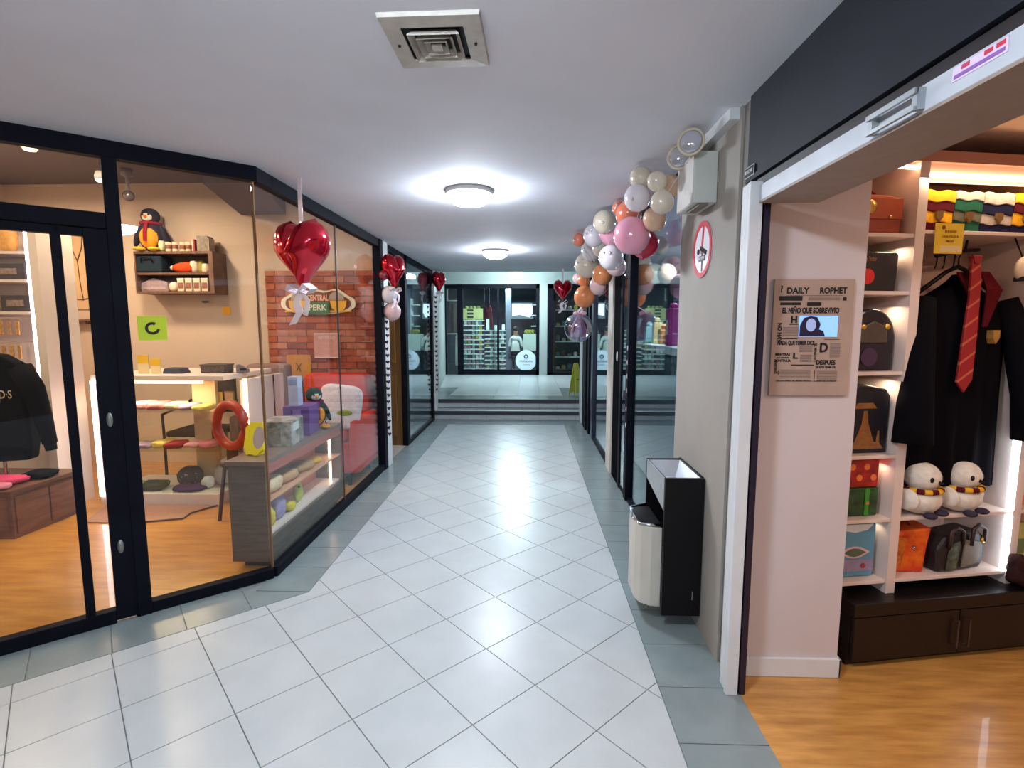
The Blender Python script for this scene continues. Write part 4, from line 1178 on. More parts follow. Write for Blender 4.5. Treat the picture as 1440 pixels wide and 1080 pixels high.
# the line that carries the balloons, fixed to the ceiling at both ends
gp = sorted([g[0] for g in GP], key=lambda q: q[1])
gl_ = thing('garland_line', 'thin clear line threading the balloons over the right shop doors', 'line', (0, 0, 0))
MB().tube([(0.80, gp[0][1] - 0.05, H)] + gp + [(0.80, gp[-1][1] + 0.3, H)], 0.0012, 5).build('line', RIBBON, gl_)
# clear bubble balloon with pink tulle
bb = thing('bubble_balloon', 'clear bubble balloon with pink bow hanging below the balloon garland', 'balloon', (0.52, 5.45, 1.49))
MB().ball((0, 0, 0), 0.15, seg=28, rings=18).build('bubble', BUBBLE, bb)
tl = MB()
for i in range(7):
    a = i / 7 * 6.283
    tl.strip([(0.01 * math.cos(a), 0.01 * math.sin(a), 0.14), (0.06 * math.cos(a), 0.05 * math.sin(a), 0.04), (0.085 * math.cos(a), 0.07 * math.sin(a), -0.05), (0.08 * math.cos(a), 0.06 * math.sin(a), -0.10)], (math.sin(a), -math.cos(a), 0), [0.02, 0.035, 0.045, 0.03])
tl.build('tulle', PINKRIB, bb)
MB().ball((0.045, 0, 0.15), (0.035, 0.02, 0.022)).ball((-0.03, 0, 0.15), (0.03, 0.02, 0.018)).ball((0.0, -0.01, 0.145), 0.015).build('bow', PINKRIB, bb)
MB().strip([(-0.02, 0, 0.15), (0.06, 0.25, 0.235)], (1, 0, 0), 0.02).build('hanging_ribbon', RIBBON, bb)


# garlands of little hearts on the pilasters
def heart_garland(label, x, y, z0, z1, n, c1, c2, s):
    t = thing('heart_garland', label, 'garland', (x, y, z1))
    MB().tube([(0, 0, 0), (0.004, 0, -(z1 - z0) / 2), (0, 0, -(z1 - z0))], 0.003, 5).build('string', RIBBON, t)
    o0 = None
    for i in range(n):
        z = -(z1 - z0) * (i + 0.5) / n
        if o0 is None:
            vs, fs = heart_mesh(s, s, s * 0.4, 16, 3)
            o0 = MB().add(vs, fs, None, True).build('heart', c1, t, loc=(0, -0.012, z), rot=(0, 0, 0.5))
            o1 = o0
        else:
            o1 = o0.copy(); COL.objects.link(o1); o1.location = (rnd.uniform(-.006, .006), -0.012, z); o1.rotation_euler = (0, rnd.uniform(-.3, .3), rnd.uniform(0, 1))
    return t


DKR = mat('dark_red_felt', (64, 10, 24), 0.6, noise=0.2)
heart_garland('string of dark red hearts down the nearer left pilaster', -1.475, 5.345, 0.33, 1.72, 20, DKR, RIBBON, 0.042)
heart_garland('string of dark red hearts down the farther left pilaster', -1.475, 8.23, 0.45, 2.0, 20, DKR, RIBBON, 0.048)

# ================================================================== CEILING FIXTURES
for i, yy in enumerate((-3.8, -1.6, 0.75, 3.45, 6.07)):  # second dome, unseen behind the camera, is added to brighten the near corridor
    t = thing('dome_light', ('round glowing dome lamp farthest behind on the corridor ceiling', 'unseen glowing dome lamp added a little behind on the corridor ceiling', 'round glowing dome lamp just overhead on the corridor ceiling', 'round glowing dome lamp on the ceiling, nearer of the two ahead', 'round glowing dome lamp on the ceiling, farther of the two ahead')[i], 'ceiling light', (-0.39, yy, H))
    MB().lathe([(0.15, 0.0), (0.155, -0.02), (0.15, -0.03)], (0, 0, 0), 32).build('rim', WHITEPL, t)
    MB().lathe([(0.147, -0.03), (0.135, -0.06), (0.10, -0.085), (0.05, -0.097), (0.002, -0.10)], (0, 0, 0), 32).build('dome', DOME, t)
t = thing('square_ceiling_light', 'square surface mounted lamp on the raised far ceiling', 'ceiling light', (-0.3, 11.9, 2.85))
MB().add([(-0.17, -0.17, 0), (0.17, -0.17, 0), (0.17, 0.17, 0), (-0.17, 0.17, 0), (-0.12, -0.12, -0.17), (0.12, -0.12, -0.17), (0.12, 0.12, -0.17), (-0.12, 0.12, -0.17)], [(0, 1, 5, 4), (1, 2, 6, 5), (2, 3, 7, 6), (3, 0, 4, 7), (3, 2, 1, 0), (4, 5, 6, 7)]).build('housing', STEEL, t)
MB().box(-0.15, -0.15, -0.25, 0.15, 0.15, -0.17).build('diffuser', SQLAMP, t, bev=0.02)
# air vent
av = thing('ceiling_vent', 'square four way ceiling air vent with dirty white louvres', 'air vent', (-0.285, 1.69, H), -0.02)
av.scale = (0.88, 0.88, 1)
VM = mat('vent_paint', (196, 192, 182), 0.5, noise=0.15, scale=20)
MB().box(-0.11, -0.11, -0.004, 0.11, 0.11, -0.001).build('backing', BLACKP, av)
def sqring(a, b, z0, z1):
    m_ = MB()
    vs = [(-a, -a, z0), (a, -a, z0), (a, a, z0), (-a, a, z0), (-b, -b, z1), (b, -b, z1), (b, b, z1), (-b, b, z1)]
    vs += [(v[0], v[1], v[2] + 0.004) for v in vs]
    fs = []
    for i in range(4):
        j = (i + 1) % 4
        fs += [(i, j, 4 + j, 4 + i), (8 + j, 8 + i, 12 + i, 12 + j), (i, 8 + i, 8 + j, j), (4 + i, 4 + j, 12 + j, 12 + i)]
    return m_.add(vs, fs)
sqring(0.165, 0.105, -0.012, -0.014).build('frame', VM, av)
sqring(0.168, 0.165, -0.001, -0.012).build('frame_edge', VM, av)
sqring(0.088, 0.072, -0.026, -0.008).build('louvre', VM, av)
sqring(0.062, 0.048, -0.026, -0.008).build('louvre', VM, av)
sqring(0.039, 0.026, -0.026, -0.008).build('louvre', VM, av)
MB().box(-0.018, -0.018, -0.026, 0.018, 0.018, -0.02).build('centre_plate', VM, av)
for q in (-0.135, 0.135):
    MB().cyl((q, 0, -0.018), 0.005, 0.006).build('screw', INK, av)

# ================================================================== RIGHT SIDE OF THE CORRIDOR
# pier: taupe towards the corridor, pale towards the right shop
struct('wall_right', MB().box(XR, 2.2, 0, 0.90, 2.985, H), GREYW)
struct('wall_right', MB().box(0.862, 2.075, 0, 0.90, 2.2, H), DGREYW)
struct('wall_right', MB().box(0.90, 2.12, 0, 1.33, 2.985, H), PINKW)
struct('baseboard_right', MB().box(0.935, 2.105, 0, 1.342, 2.12, 0.085).box(1.33, 2.105, 0, 1.342, 2.45, 0.085), WHITEP, bev=0.003)
struct('trim_4', MB().box(0.81, 2.22, 2.335, 0.85, 2.60, H), WHITEP)
rail = thing('shutter_rail', 'white upright shutter guide rail at the edge of the taupe pier', 'rail', (0.83, 2.02, 0))
MB().box(-0.014, 0.002, 0, 0.035, 0.052, 2.03).build('guide', WHITEP, rail, bev=0.003)
MB().box(-0.02, -0.035, 0, 0.028, -0.010, 2.03).build('guide', WHITEP, rail, bev=0.003)
MB().box(-0.010, -0.010, 0, 0.032, 0.002, 2.03).build('slot', INK, rail)
MB().box(0.036, -0.03, 0, 0.06, 0.04, 1.97).build('inner_strip', mat('dark_strip', (20, 20, 42), 0.4), rail)
# navy fascia and shutter
struct('trim_5', MB().box(XR, -0.6, 2.055, 0.90, 2.12, H).box(XR - 0.006, -0.6, 2.055, XR, 2.12, 2.075), NAVY)
sh = thing('roller_shutter', 'rolled up shutter with white bottom bar and handle over the right shop', 'shutter', (XR, 0, 2.0))
MB().box(0.01, -0.6, 0.012, 0.05, 2.05, 0.052).build('curtain', mat('shutter_dark', (28, 22, 24), 0.5), sh)
MB().box(-0.012, -0.6, -0.045, 0.0, 1.97, 0.012).build('bottom_bar', mat('bar_white', (190, 196, 204), 0.4, noise=0.1, scale=10), sh, bev=0.002)
MB().box(-0.012, -0.6, -0.052, 0.20, 1.97, -0.045).build('bar_flange', mat('bar_beige', (152, 134, 122), 0.5, noise=0.1), sh)
hd = MB().box(-0.030, 1.18, -0.040, -0.012, 1.195, 0.004).box(-0.030, 1.325, -0.040, -0.012, 1.34, 0.004).box(-0.036, 1.18, -0.008, -0.028, 1.34, 0.004).box(-0.036, 1.18, -0.042, -0.028, 1.34, -0.034)
hd.build('handle', STEEL, sh)
MB().box(-0.0135, 0.99, -0.020, -0.012, 1.11, 0.006).build('sticker', mat('sticker_pale', (220, 200, 226), 0.5), sh)
for i, (y0, c_) in enumerate(((0.995, (200, 40, 70)), (1.02, (200, 40, 70)), (1.07, (190, 60, 90)))):
    MB().box(-0.0145, y0, -0.004, -0.0135, y0 + 0.018, 0.004).build('sticker_print', mat('sticker_red%d' % i, c_, 0.5), sh)
MB().box(-0.0145, 0.995, -0.016, -0.0135, 1.105, -0.009).build('sticker_print', mat('sticker_purple', (140, 90, 170), 0.5), sh)
lg = thing('brand_plate', 'tiny white outlined plate at the lower corner of the navy fascia', 'plate', (XR - 0.007, 2.08, 2.09))
MB().box(-0.002, -0.04, -0.02, 0, 0.04, 0.02).build('plate', mat('plate_grey', (190, 190, 196), 0.5), lg)
MB().box(-0.004, -0.036, -0.016, -0.002, 0.036, 0.016).build('face', NAVY, lg)
lettering('IDECAR', 0.018, (-0.0045, 0, 0), lg, WHITEPL, rot=(R(90), 0, R(-90)))

# right shop shell
struct('floor', MB().box(0.872, -1.5, -0.06, 3.6, 3.4, 0.0), WOODR)
struct('ceiling', MB().box(0.90, -1.5, 2.30, 3.6, 3.4, 2.37), mat('shop_ceiling', (206, 180, 160), 0.8, noise=0.05))
struct('trim_6', MB().box(0.90, -1.5, 2.02, 1.13, 2.12, 2.30), mat('soffit_beige', (172, 146, 130), 0.8, noise=0.06))
struct('trim_7', MB().box(1.55, 1.0, 2.262, 3.3, 1.75, 2.30), mat('soffit_brown', (82, 56, 48), 0.8, noise=0.06))
struct('wall_back', MB().box(1.33, 3.3, 0, 3.6, 3.4, 2.37), PINKW)
struct('wall_right', MB().box(3.5, -1.5, 0, 3.6, 3.4, 2.37), PINKW)
struct('wall_front', MB().box(0.95, -1.6, 0, 3.6, -1.5, 2.37), PINKW)

# ---- newspaper poster
ps = thing('newspaper_poster', 'beige newspaper poster with black headlines and a lit blue screen on the pale pier', 'poster', (1.128, 2.117, 1.455))
MB().box(-0.156, -0.012, -0.232, 0.156, 0, 0.232).build('board', mat('newsprint', (176, 152, 138), 0.75, noise=0.1, scale=10), ps, bev=0.002)
PY = -0.0132
def T(txt, size, x, z, sx=1.0, rot=(R(90), 0, 0), bold=0.0006, **k):
    return lettering(txt, size, (x, PY, z), ps, INK, rot=rot, sx=sx, bold=bold, ext=0.0003, **k)
T('DAILY', 0.033, -0.065, 0.186, 0.95, bold=0.0012)
T('ROPHET', 0.033, 0.073, 0.186, 0.85, bold=0.0012)
T('?', 0.036, -0.128, 0.192, 0.8, bold=0.0012)
T('EL NI\u00d1O QUE SOBREVIVIO', 0.030, -0.010, 0.108, 0.62, bold=0.0013)
T('H', 0.036, -0.073, 0.072, 1.0, bold=0.0018)
T('NO HAY', 0.022, -0.128, 0.022, 0.9, rot=(R(90), R(90), 0), bold=0.0009)
T('NADA QUE TEMER DICE', 0.023, -0.060, -0.020, 0.58, bold=0.0010)
T('EL MINISTRO', 0.014, 0.018, -0.058, 0.9, rot=(R(90), R(90), 0), bold=0.0004)
T('D', 0.050, 0.050, -0.040, 0.9, bold=0.0022)
T('MIENTRAS', 0.014, -0.110, -0.066, 0.9, bold=0.0005)
T('LOS APOYOS', 0.009, -0.110, -0.079, 0.9, bold=0.0003)
T('CONTINUA', 0.014, -0.110, -0.091, 0.9, bold=0.0005)
T('L', 0.032, -0.060, -0.072, 1.2, bold=0.0016)
T('DESPUES', 0.026, 0.062, -0.098, 0.75, bold=0.0011)
T('DE ESTE TEMBLOR', 0.012, 0.062, -0.117, 0.8, bold=0.0004)
T('MINISTERIO', 0.012, -0.135, -0.115, 0.9, rot=(R(90), R(90), 0), bold=0.0004)
T('0', 0.02, -0.122, -0.14, 0.8)
T('- EDICION DIARIA  DEL MUNDO MAGICO  - EL DIARIO DE LOS MAGOS -', 0.008, -0.01, -0.172, 0.95, bold=0.0002)
bars = MB()
for (x0, x1, z0, z1) in ((-0.135, -0.045, 0.148, 0.166), (0.112, 0.126, 0.148, 0.161), (-0.13, -0.05, 0.130, 0.141), (-0.025, 0.03, 0.127, 0.142), (-0.125, -0.055, -0.004, -0.001), (0.05, 0.11, -0.006, -0.004), (-0.075, 0.015, -0.110, -0.106), (0.02, 0.0215, -0.165, -0.13), (-0.09, -0.055, 0.053, 0.056), (-0.11, 0.11, 0.167, 0.168)):
    bars.box(x0, PY - 0.0004, z0, x1, PY + 0.001, z1)
bars.build('printed_bars', INK, ps)
gb2 = MB()
for (x0, x1, z0, z1) in ((-0.02, 0.10, 0.150, 0.163), (-0.115, -0.055, 0.01, 0.045), (-0.045, 0.005, -0.055, -0.03), (-0.115, 0.005, -0.16, -0.125), (0.03, 0.11, -0.165, -0.13), (0.075, 0.115, -0.08, -0.02), (-0.04, 0.005, -0.095, -0.065)):
    z = z0
    while z < z1:
        gb2.box(x0, PY - 0.0003, z, x1, PY + 0.001, z + 0.0022); z += 0.0052
gb2.build('small_print', mat('faint_ink', (128, 110, 104), 0.8), ps)['kind'] = 'stuff'
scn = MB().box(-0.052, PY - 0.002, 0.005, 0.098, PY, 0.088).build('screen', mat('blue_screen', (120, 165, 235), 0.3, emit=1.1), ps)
MB().prism([(-0.05, 0.007), (-0.05, 0.05), (-0.035, 0.08), (-0.01, 0.087), (0.015, 0.083), (0.03, 0.055), (0.025, 0.035), (0.042, 0.028), (0.05, 0.007)], PY - 0.004, PY - 0.002, 'y').build('shown_silhouette', mat('screen_dark', (24, 26, 62), 0.4), ps)
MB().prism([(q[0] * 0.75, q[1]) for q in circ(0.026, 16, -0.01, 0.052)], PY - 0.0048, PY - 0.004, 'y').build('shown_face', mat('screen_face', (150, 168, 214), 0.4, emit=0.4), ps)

# ---- dark cabinet and open shelves in the right shop, slightly turned
QA = R(10.0); QX, QY = 1.31, 2.22
def Q(u, v, z=0.0):
    return (QX + math.cos(QA) * u - math.sin(QA) * v, QY + math.sin(QA) * u + math.cos(QA) * v, z)
cb = thing('low_cabinet', 'dark brown low cabinet with slim bar handles under the white shelves', 'cabinet', Q(0, 0), QA)
MB().box(0.095, -0.06, 0.03, 1.75, 0.28, 0.245).build('carcass', DWOOD, cb)
MB().box(0.10, -0.04, 0.0, 1.75, 0.27, 0.03).build('plinth', DWOOD, cb)
MB().box(0.088, -0.085, 0.245, 1.75, 0.30, 0.305).build('top', DWOOD, cb, bev=0.004)
for (a_, b_, hx) in ((0.098, 0.625, 0.60), (0.63, 1.19, 0.66), (1.195, 1.74, 1.24)):
    dd_ = MB().box(a_, -0.078, 0.035, b_, -0.06, 0.238).build('door', DWOOD, cb, bev=0.003)
    MB().box(hx - 0.004, -0.10, 0.07, hx + 0.004, -0.094, 0.20).box(hx - 0.003, -0.10, 0.075, hx + 0.003, -0.078, 0.08).box(hx - 0.003, -0.10, 0.19, hx + 0.003, -0.078, 0.195).build('handle', mat('bronze_handle', (96, 78, 74), 0.4, 0.7), dd_)
WS = mat('shelf_white', (222, 202, 192), 0.5, noise=0.03)
us = thing('shelving_unit', 'white open shelving unit with glowing light strips filled with bags and scarves', 'shelf', Q(0, 0), QA)
MB().box(0.09, 0.30, 0.306, 1.75, 0.315, 2.22).build('back_panel', mat('shelf_back', (212, 176, 156), 0.6, noise=0.03), us)
MB().box(0.062, 0.02, 0.306, 0.082, 0.315, 2.22).build('upright', WS, us)
MB().box(0.30, -0.015, 0.306, 0.345, 0.30, 2.22).build('upright', WS, us)
MB().box(0.93, -0.015, 0.306, 0.975, 0.30, 2.22).build('upright', WS, us)
MB().box(1.70, -0.015, 0.306, 1.75, 0.30, 2.22).build('upright', WS, us)
for z_ in (1.870, 1.633, 1.293, 0.927, 0.638, 0.352):
    MB().box(0.082, -0.01, z_, 0.30, 0.30, z_ + 0.016).build('shelf', WS, us, bev=0.002)
for z_ in (1.888, 0.640, 0.352):
    MB().box(0.345, -0.01, z_, 0.93, 0.30, z_ + 0.016).build('shelf', WS, us, bev=0.002)
for z_ in (1.888, 0.90, 0.640, 0.352):
    MB().box(0.975, -0.01, z_, 1.70, 0.30, z_ + 0.016).build('shelf', WS, us, bev=0.002)
MB().box(0.075, -0.02, 2.175, 1.75, 0.315, 2.22).build('top_board', mat('top_board', (180, 130, 112), 0.6), us)
MB().box(0.10, -0.012, 2.148, 0.30, 0.006, 2.160).build('light_strip', LEDWARM, us)
MB().box(0.345, -0.012, 2.122, 1.7, 0.006, 2.136).build('light_strip', LEDWARM, us)
MB().box(0.345, 0.006, 2.10, 1.7, 0.012, 2.175).build('light_backing', WS, us)
MB().box(0.905, -0.02, 0.372, 0.928, -0.002, 0.636).build('light_strip', mat('cool_led', (225, 240, 255), 0.4, emit=7.0), us)
MB().box(0.905, -0.02, 0.660, 0.928, -0.002, 1.06).build('light_strip', MATS['cool_led'], us)
lamp('AREA', 'shelf_strip_light', Q(0.9, -0.03, 2.11), 3.0, WARM, 1.2, (0, 0, QA), 0.03)
for z_ in (1.85, 1.6, 1.28, 0.9, 0.62):
    lamp('AREA', 'shelf_strip_light', Q(0.24, 0.05, z_ - 0.012), 0.35, WARM, 0.08, (0, 0, QA), 0.03)

# bags in the left column
def satchel(label, u, z, w_, h_, d_, m, kind, name='satchel', cat='bag'):
    t = thing(name, label, cat, Q(u, 0.03, z), QA)
    return t
TAN = mat('rust_leather', (158, 66, 40), 0.4, noise=0.2, scale=14, coat=0.15)
b1 = satchel('rust brown leather satchel with golden clasp on the top left shelf', 0.165, 1.887, 0, 0, 0, None, 0)
MB().prism([(-0.105, 0), (0.105, 0), (0.115, 0.09), (0.105, 0.15), (0.06, 0.165), (-0.09, 0.165), (-0.105, 0.14)], 0, 0.11, 'y').build('body', TAN, b1, bev=0.012)
MB().box(-0.10, -0.008, 0.062, 0.106, 0.0, 0.15).build('flap', mat('rust_leather_light', (176, 78, 44), 0.4, noise=0.15), b1, bev=0.004)
MB().tube([(-0.07, 0.05, 0.16), (-0.05, 0.05, 0.195), (0.0, 0.05, 0.192), (0.03, 0.05, 0.165)], 0.006).build('handle', mat('dark_red_leather', (120, 30, 28), 0.4), b1)
MB().lathe([(0.03, 0), (0.028, -0.004), (0.01, -0.006)], (-0.05, -0.008, 0.11), 20, axis='y').build('emblem', mat('brass', (220, 180, 90)), b1)
MB().lathe([(0.008, 0), (0.006, -0.006)], (0.045, -0.008, 0.07), 12, axis='y').build('clasp', mat('brass', (220, 180, 90)), b1)
b2 = satchel('black box bag with a red disc and golden lettering on the second shelf', 0.165, 1.650, 0, 0, 0, None, 0, 'box_bag')
MB().prism([(-0.11, 0), (0.105, 0), (0.112, 0.155), (0.10, 0.165), (-0.10, 0.165), (-0.11, 0.155)], 0, 0.10, 'y').build('body', mat('black_leather', (34, 28, 30), 0.45, noise=0.2), b2, bev=0.006)
MB().prism(circ(0.033, 22, -0.035, 0.062), -0.003, 0, 'y').build('red_disc', mat('print_red', (214, 30, 34), 0.5), b2)
lettering('Harry Potter', 0.026, (-0.035, -0.002, 0.135), b2, mat('gold_letter', (150, 104, 70), 0.5), sx=0.55, bold=0.0006)
b3 = satchel('dark domed backpack with glossy grey front pocket on the third shelf', 0.175, 1.310, 0, 0, 0, None, 0, 'backpack')
MB().prism([(-0.11, 0)] + [(0.11, 0), (0.115, 0.15)] + circ(0.112, 12, 0.0, 0.155, 5, 175) + [(-0.112, 0.15)], 0, 0.11, 'y').build('body', mat('glossy_dark', (38, 32, 44), 0.3, noise=0.3, scale=8), b3, bev=0.01)
MB().prism([(-0.07, 0.12), (0.07, 0.12), (0.06, 0.19), (0.0, 0.215), (-0.06, 0.19)], -0.012, 0, 'y').build('upper_pocket', mat('smoky_grey', (84, 74, 66), 0.35, noise=0.2), b3, bev=0.006)
MB().prism(circ(0.04, 20, -0.01, 0.06), -0.005, 0, 'y').build('emblem', mat('plum_print', (70, 44, 78), 0.5), b3)
for q in (-0.055, 0.06):
    MB().lathe([(0.014, 0), (0.010, -0.008)], (q, -0.010, 0.19), 14, axis='y').build('buckle', mat('brass', (220, 180, 90)), b3)
b4 = satchel('tall dark bag with golden castle like print on the fourth shelf', 0.17, 0.944, 0, 0, 0, None, 0, 'tote_bag')
MB().prism([(-0.12, 0), (0.12, 0), (0.125, 0.25), (0.10, 0.285), (0.0, 0.305), (-0.12, 0.30)], 0, 0.09, 'y').build('body', mat('ink_blue_leather', (22, 22, 36), 0.45, noise=0.3), b4, bev=0.008)
gold = MB()
GD = mat('dull_gold_print', (150, 100, 50), 0.5, noise=0.3, scale=40)
gold.prism([(-0.09, 0.02), (0.10, 0.02), (0.075, 0.05), (-0.065, 0.05)], -0.003, 0, 'y')
gold.prism([(-0.045, 0.05), (0.05, 0.05), (0.02, 0.13), (-0.015, 0.13)], -0.003, 0, 'y')
gold.prism([(-0.015, 0.13), (0.018, 0.13), (0.01, 0.19), (-0.008, 0.19)], -0.003, 0, 'y')
gold.prism([(-0.055, 0.20), (0.055, 0.20), (0.035, 0.225), (-0.04, 0.225)], -0.003, 0, 'y')
for q in (-0.075, 0.07):
    gold.prism([(q - 0.008, 0.05), (q + 0.008, 0.05), (q + 0.004, 0.10), (q - 0.002, 0.10)], -0.003, 0, 'y')
gold.build('golden_print', GD, b4)
b5 = satchel('red patterned flat case lying on top of the green one', 0.165, 0.788, 0, 0, 0, None, 0, 'printed_case', 'case')
MB().box(-0.10, 0, 0, 0.10, 0.12, 0.132).build('body', mat('red_pattern', (190, 40, 30), 0.35, rgb2=(120, 20, 20), scale=22), b5, bev=0.008)
for i in range(5):
    MB().prism(circ(0.015, 10, -0.07 + i * 0.035, 0.045 + 0.05 * (i % 2)), -0.003, 0, 'y').build('round_print', mat('print_orange', (226, 120, 60), 0.4), b5)
b6 = satchel('green patterned flat case with bright green straps on the fifth shelf', 0.165, 0.655, 0, 0, 0, None, 0, 'printed_case', 'case')
MB().box(-0.105, 0, 0, 0.105, 0.12, 0.132).build('body', mat('green_pattern', (48, 90, 44), 0.4, rgb2=(24, 48, 34), scale=24), b6, bev=0.008)
for q in (-0.06, 0.045):
    MB().box(q - 0.01, -0.004, 0.003, q + 0.01, 0, 0.128).build('strap', mat('strap_green', (60, 150, 50), 0.4), b6)
    MB().box(q - 0.008, -0.008, 0.055, q + 0.008, -0.004, 0.068).build('buckle', mat('brass', (220, 180, 90)), b6)
b7 = satchel('sky blue lunch bag with an eye shaped badge on the lowest shelf', 0.165, 0.369, 0, 0, 0, None, 0, 'lunch_bag')
MB().prism([(-0.105, 0), (0.105, 0), (0.11, 0.2), (0.108, 0.25), (-0.10, 0.25), (-0.115, 0.2)], 0, 0.11, 'y').build('body', mat('sky_vinyl', (92, 150, 178), 0.35, noise=0.12, scale=8), b7, bev=0.008)
MB().prism([(-0.08, 0.25), (0.09, 0.25), (0.06, 0.222), (0.0, 0.212), (-0.05, 0.222)], -0.004, 0, 'y').build('white_collar', mat('vinyl_white', (214, 222, 224), 0.35), b7)
eye = [(-0.075, 0.12), (-0.03, 0.142), (0.0, 0.147), (0.035, 0.142), (0.08, 0.12), (0.035, 0.098), (0.0, 0.092), (-0.03, 0.098)]
MB().prism(eye, -0.005, 0, 'y').build('badge_edge', mat('badge_pink', (214, 180, 186), 0.4), b7)
MB().prism([(q[0] * 0.72, 0.12 + (q[1] - 0.12) * 0.72) for q in eye], -0.007, -0.005, 'y').build('badge', mat('badge_green', (90, 110, 90), 0.4, noise=0.3, scale=40), b7)
MB().box(-0.10, -0.003, 0.03, 0.10, 0, 0.085).build('lower_band', mat('mauve_band', (150, 140, 172), 0.4, noise=0.2, scale=20), b7)
for q in (-0.06, 0.05):
    MB().prism(circ(0.012, 10, q, 0.055), -0.006, -0.003, 'y').build('red_dot', mat('print_dull_red', (160, 60, 66), 0.5), b7)
MB().tube([(-0.05, 0.05, 0.25), (-0.04, 0.05, 0.268), (0.04, 0.05, 0.268), (0.05, 0.05, 0.25)], 0.006).build('handle', mat('sky_vinyl', (92, 150, 178)), b7)

# folded scarves on the top of the middle bay
def scarf(label, u0, u1, bands):
    t = thing('folded_scarf', label, 'scarf', Q((u0 + u1) / 2, 0.02, 1.904), QA, None)
    w_ = u1 - u0
    zt = 0.165; n = len(bands)
    for i, (cn, c_, hh) in enumerate(bands):
        z1 = zt; z0 = zt - hh
        pts = []
        for k_ in range(9):
            xx = -w_ / 2 + w_ * k_ / 8
            pts.append((xx, z1 + 0.004 * math.sin(k_ * 1.3 + i * .4)))
        for k_ in range(8, -1, -1):
            xx = -w_ / 2 + w_ * k_ / 8
            pts.append((xx, z0 + 0.004 * math.sin(k_ * 1.3 + (i + 1) * .4)))
        MB().prism(pts, -0.004 * (n - i), 0.16, 'y').build('stripe', cloth('scarf_' + cn, c_), t, bev=0.003)
        zt = z0
    MB().prism([(-0.016, 0.08), (0.016, 0.08), (0.016, 0.055), (0, 0.036), (-0.016, 0.055)], -0.022, -0.012, 'y').build('patch', cloth('patch', (124, 92, 58)), t)
    return t
YL = ('yellow', (236, 176, 44)); MR = ('maroon', (92, 24, 34)); GN = ('green', (40, 96, 72)); SG = ('silver', (196, 186, 172)); BL_ = ('navy', (34, 34, 66)); GRY = ('grey_green', (110, 110, 92))
scarf('yellow and maroon striped scarf folded at the left of the top bay', 0.348, 0.500, [YL + (0.045,), MR + (0.038,), YL + (0.045,), MR + (0.030,)])
scarf('green and silver striped scarf second from the left in the top bay', 0.503, 0.640, [SG + (0.035,), GN + (0.045,), GRY + (0.040,), GN + (0.040,)])
scarf('navy and silver striped scarf in the middle of the top bay', 0.643, 0.795, [SG + (0.048,), BL_ + (0.042,), SG + (0.040,), BL_ + (0.030,)])
scarf('yellow and navy striped scarf at the right end of the top bay', 0.798, 0.925, [YL + (0.040,), MR + (0.040,), YL + (0.05,), BL_ + (0.030,)])
# price note
nt_ = thing('price_note', 'yellow note with small print pinned under the striped scarves', 'note', Q(0.455, -0.022, 1.868), QA)
MB().box(-0.068, 0, -0.062, 0.068, 0.003, 0.062).build('paper', mat('note_yellow', (226, 190, 50), 0.7), nt_)
MB().box(-0.04, -0.001, -0.055, 0.06, 0, -0.03).build('pale_strip', mat('note_pale', (222, 200, 150), 0.7), nt_)
MB().prism(circ(0.009, 12, -0.03, 0.045), -0.001, 0, 'y').build('round_mark', mat('mark_brown', (130, 70, 20), 0.7), nt_)
for i, s_ in enumerate(('BUFANDAS', 'CASAS MAGICAS', 'PRECIO')):
    lettering(s_, 0.014, (0.005, -0.0012, 0.028 - i * 0.02), nt_, mat('mark_brown', (130, 70, 20)), sx=0.8, ext=0.0003)
# robe on hanger
rbz = 1.93
ro = thing('school_robe', 'long black hooded robe with maroon lining hanging in the middle bay', 'robe', Q(0.645, 0.075, 0), QA)
ro.scale = (1.13, 1, 1)
BK = cloth('robe_black', (9, 8, 15))
def robe():
    m_ = MB(); nu, nv = 26, 16
    vs = []; fs = []
    for j in range(nv + 1):
        f_ = j / nv
        z = 1.735 - f_ * 0.95
        if f_ < 0.14:
            wd = 0.05 + (0.225 - 0.05) * (f_ / 0.14) ** 0.55
        else:
            wd = 0.225 + 0.03 * (f_ - 0.14)
        for i in range(nu + 1):
            u_ = i / nu * 2 - 1
            dpt = 0.055 * (1 - abs(u_) ** 2.5) * min(1, f_ * 4 + 0.2)
            fold = 0.012 * math.sin(u_ * 14 + 1) * min(1, f_ * 1.6)
            vs.append((u_ * wd, -dpt + fold, z - 0.06 * abs(u_) ** 1.5 * (1 if f_ < 0.14 else 0.6)))
        
    W = nu + 1
    for j in range(nv):
        for i in range(nu):
            a = j * W + i
            fs.append((a, a + 1, a + W + 1, a + W))
    nb_ = len(vs)
    for (x, y, z) in list(vs):
        vs.append((x, 0.045 + 0.01 * math.sin(x * 40), z))
    for j in range(nv):
        for i in range(nu):
            a = nb_ + j * W + i
            fs.append((a, a + W, a + W + 1, a + 1))
    for i in range(nu):
        fs.append((i, nb_ + i, nb_ + i + 1, i + 1)); a = nv * W + i; fs.append((a, a + 1, nb_ + a + 1, nb_ + a))
    for j in range(nv):
        a = j * W; fs.append((a, a + W, nb_ + a + W, nb_ + a)); a = j * W + nu; fs.append((a, nb_ + a, nb_ + a + W, a + W))
    m_.add(vs, fs, None, True)
    return m_
robe().build('robe_body', BK, ro)
for q in (-1, 1):
    MB().tube([(q * 0.185, -0.02, 1.62), (q * 0.225, -0.06, 1.45), (q * 0.255, -0.10, 1.20), (q * 0.27, -0.12, 1.0)], [0.045, 0.055, 0.06, 0.07], 12).build('sleeve', BK, ro)
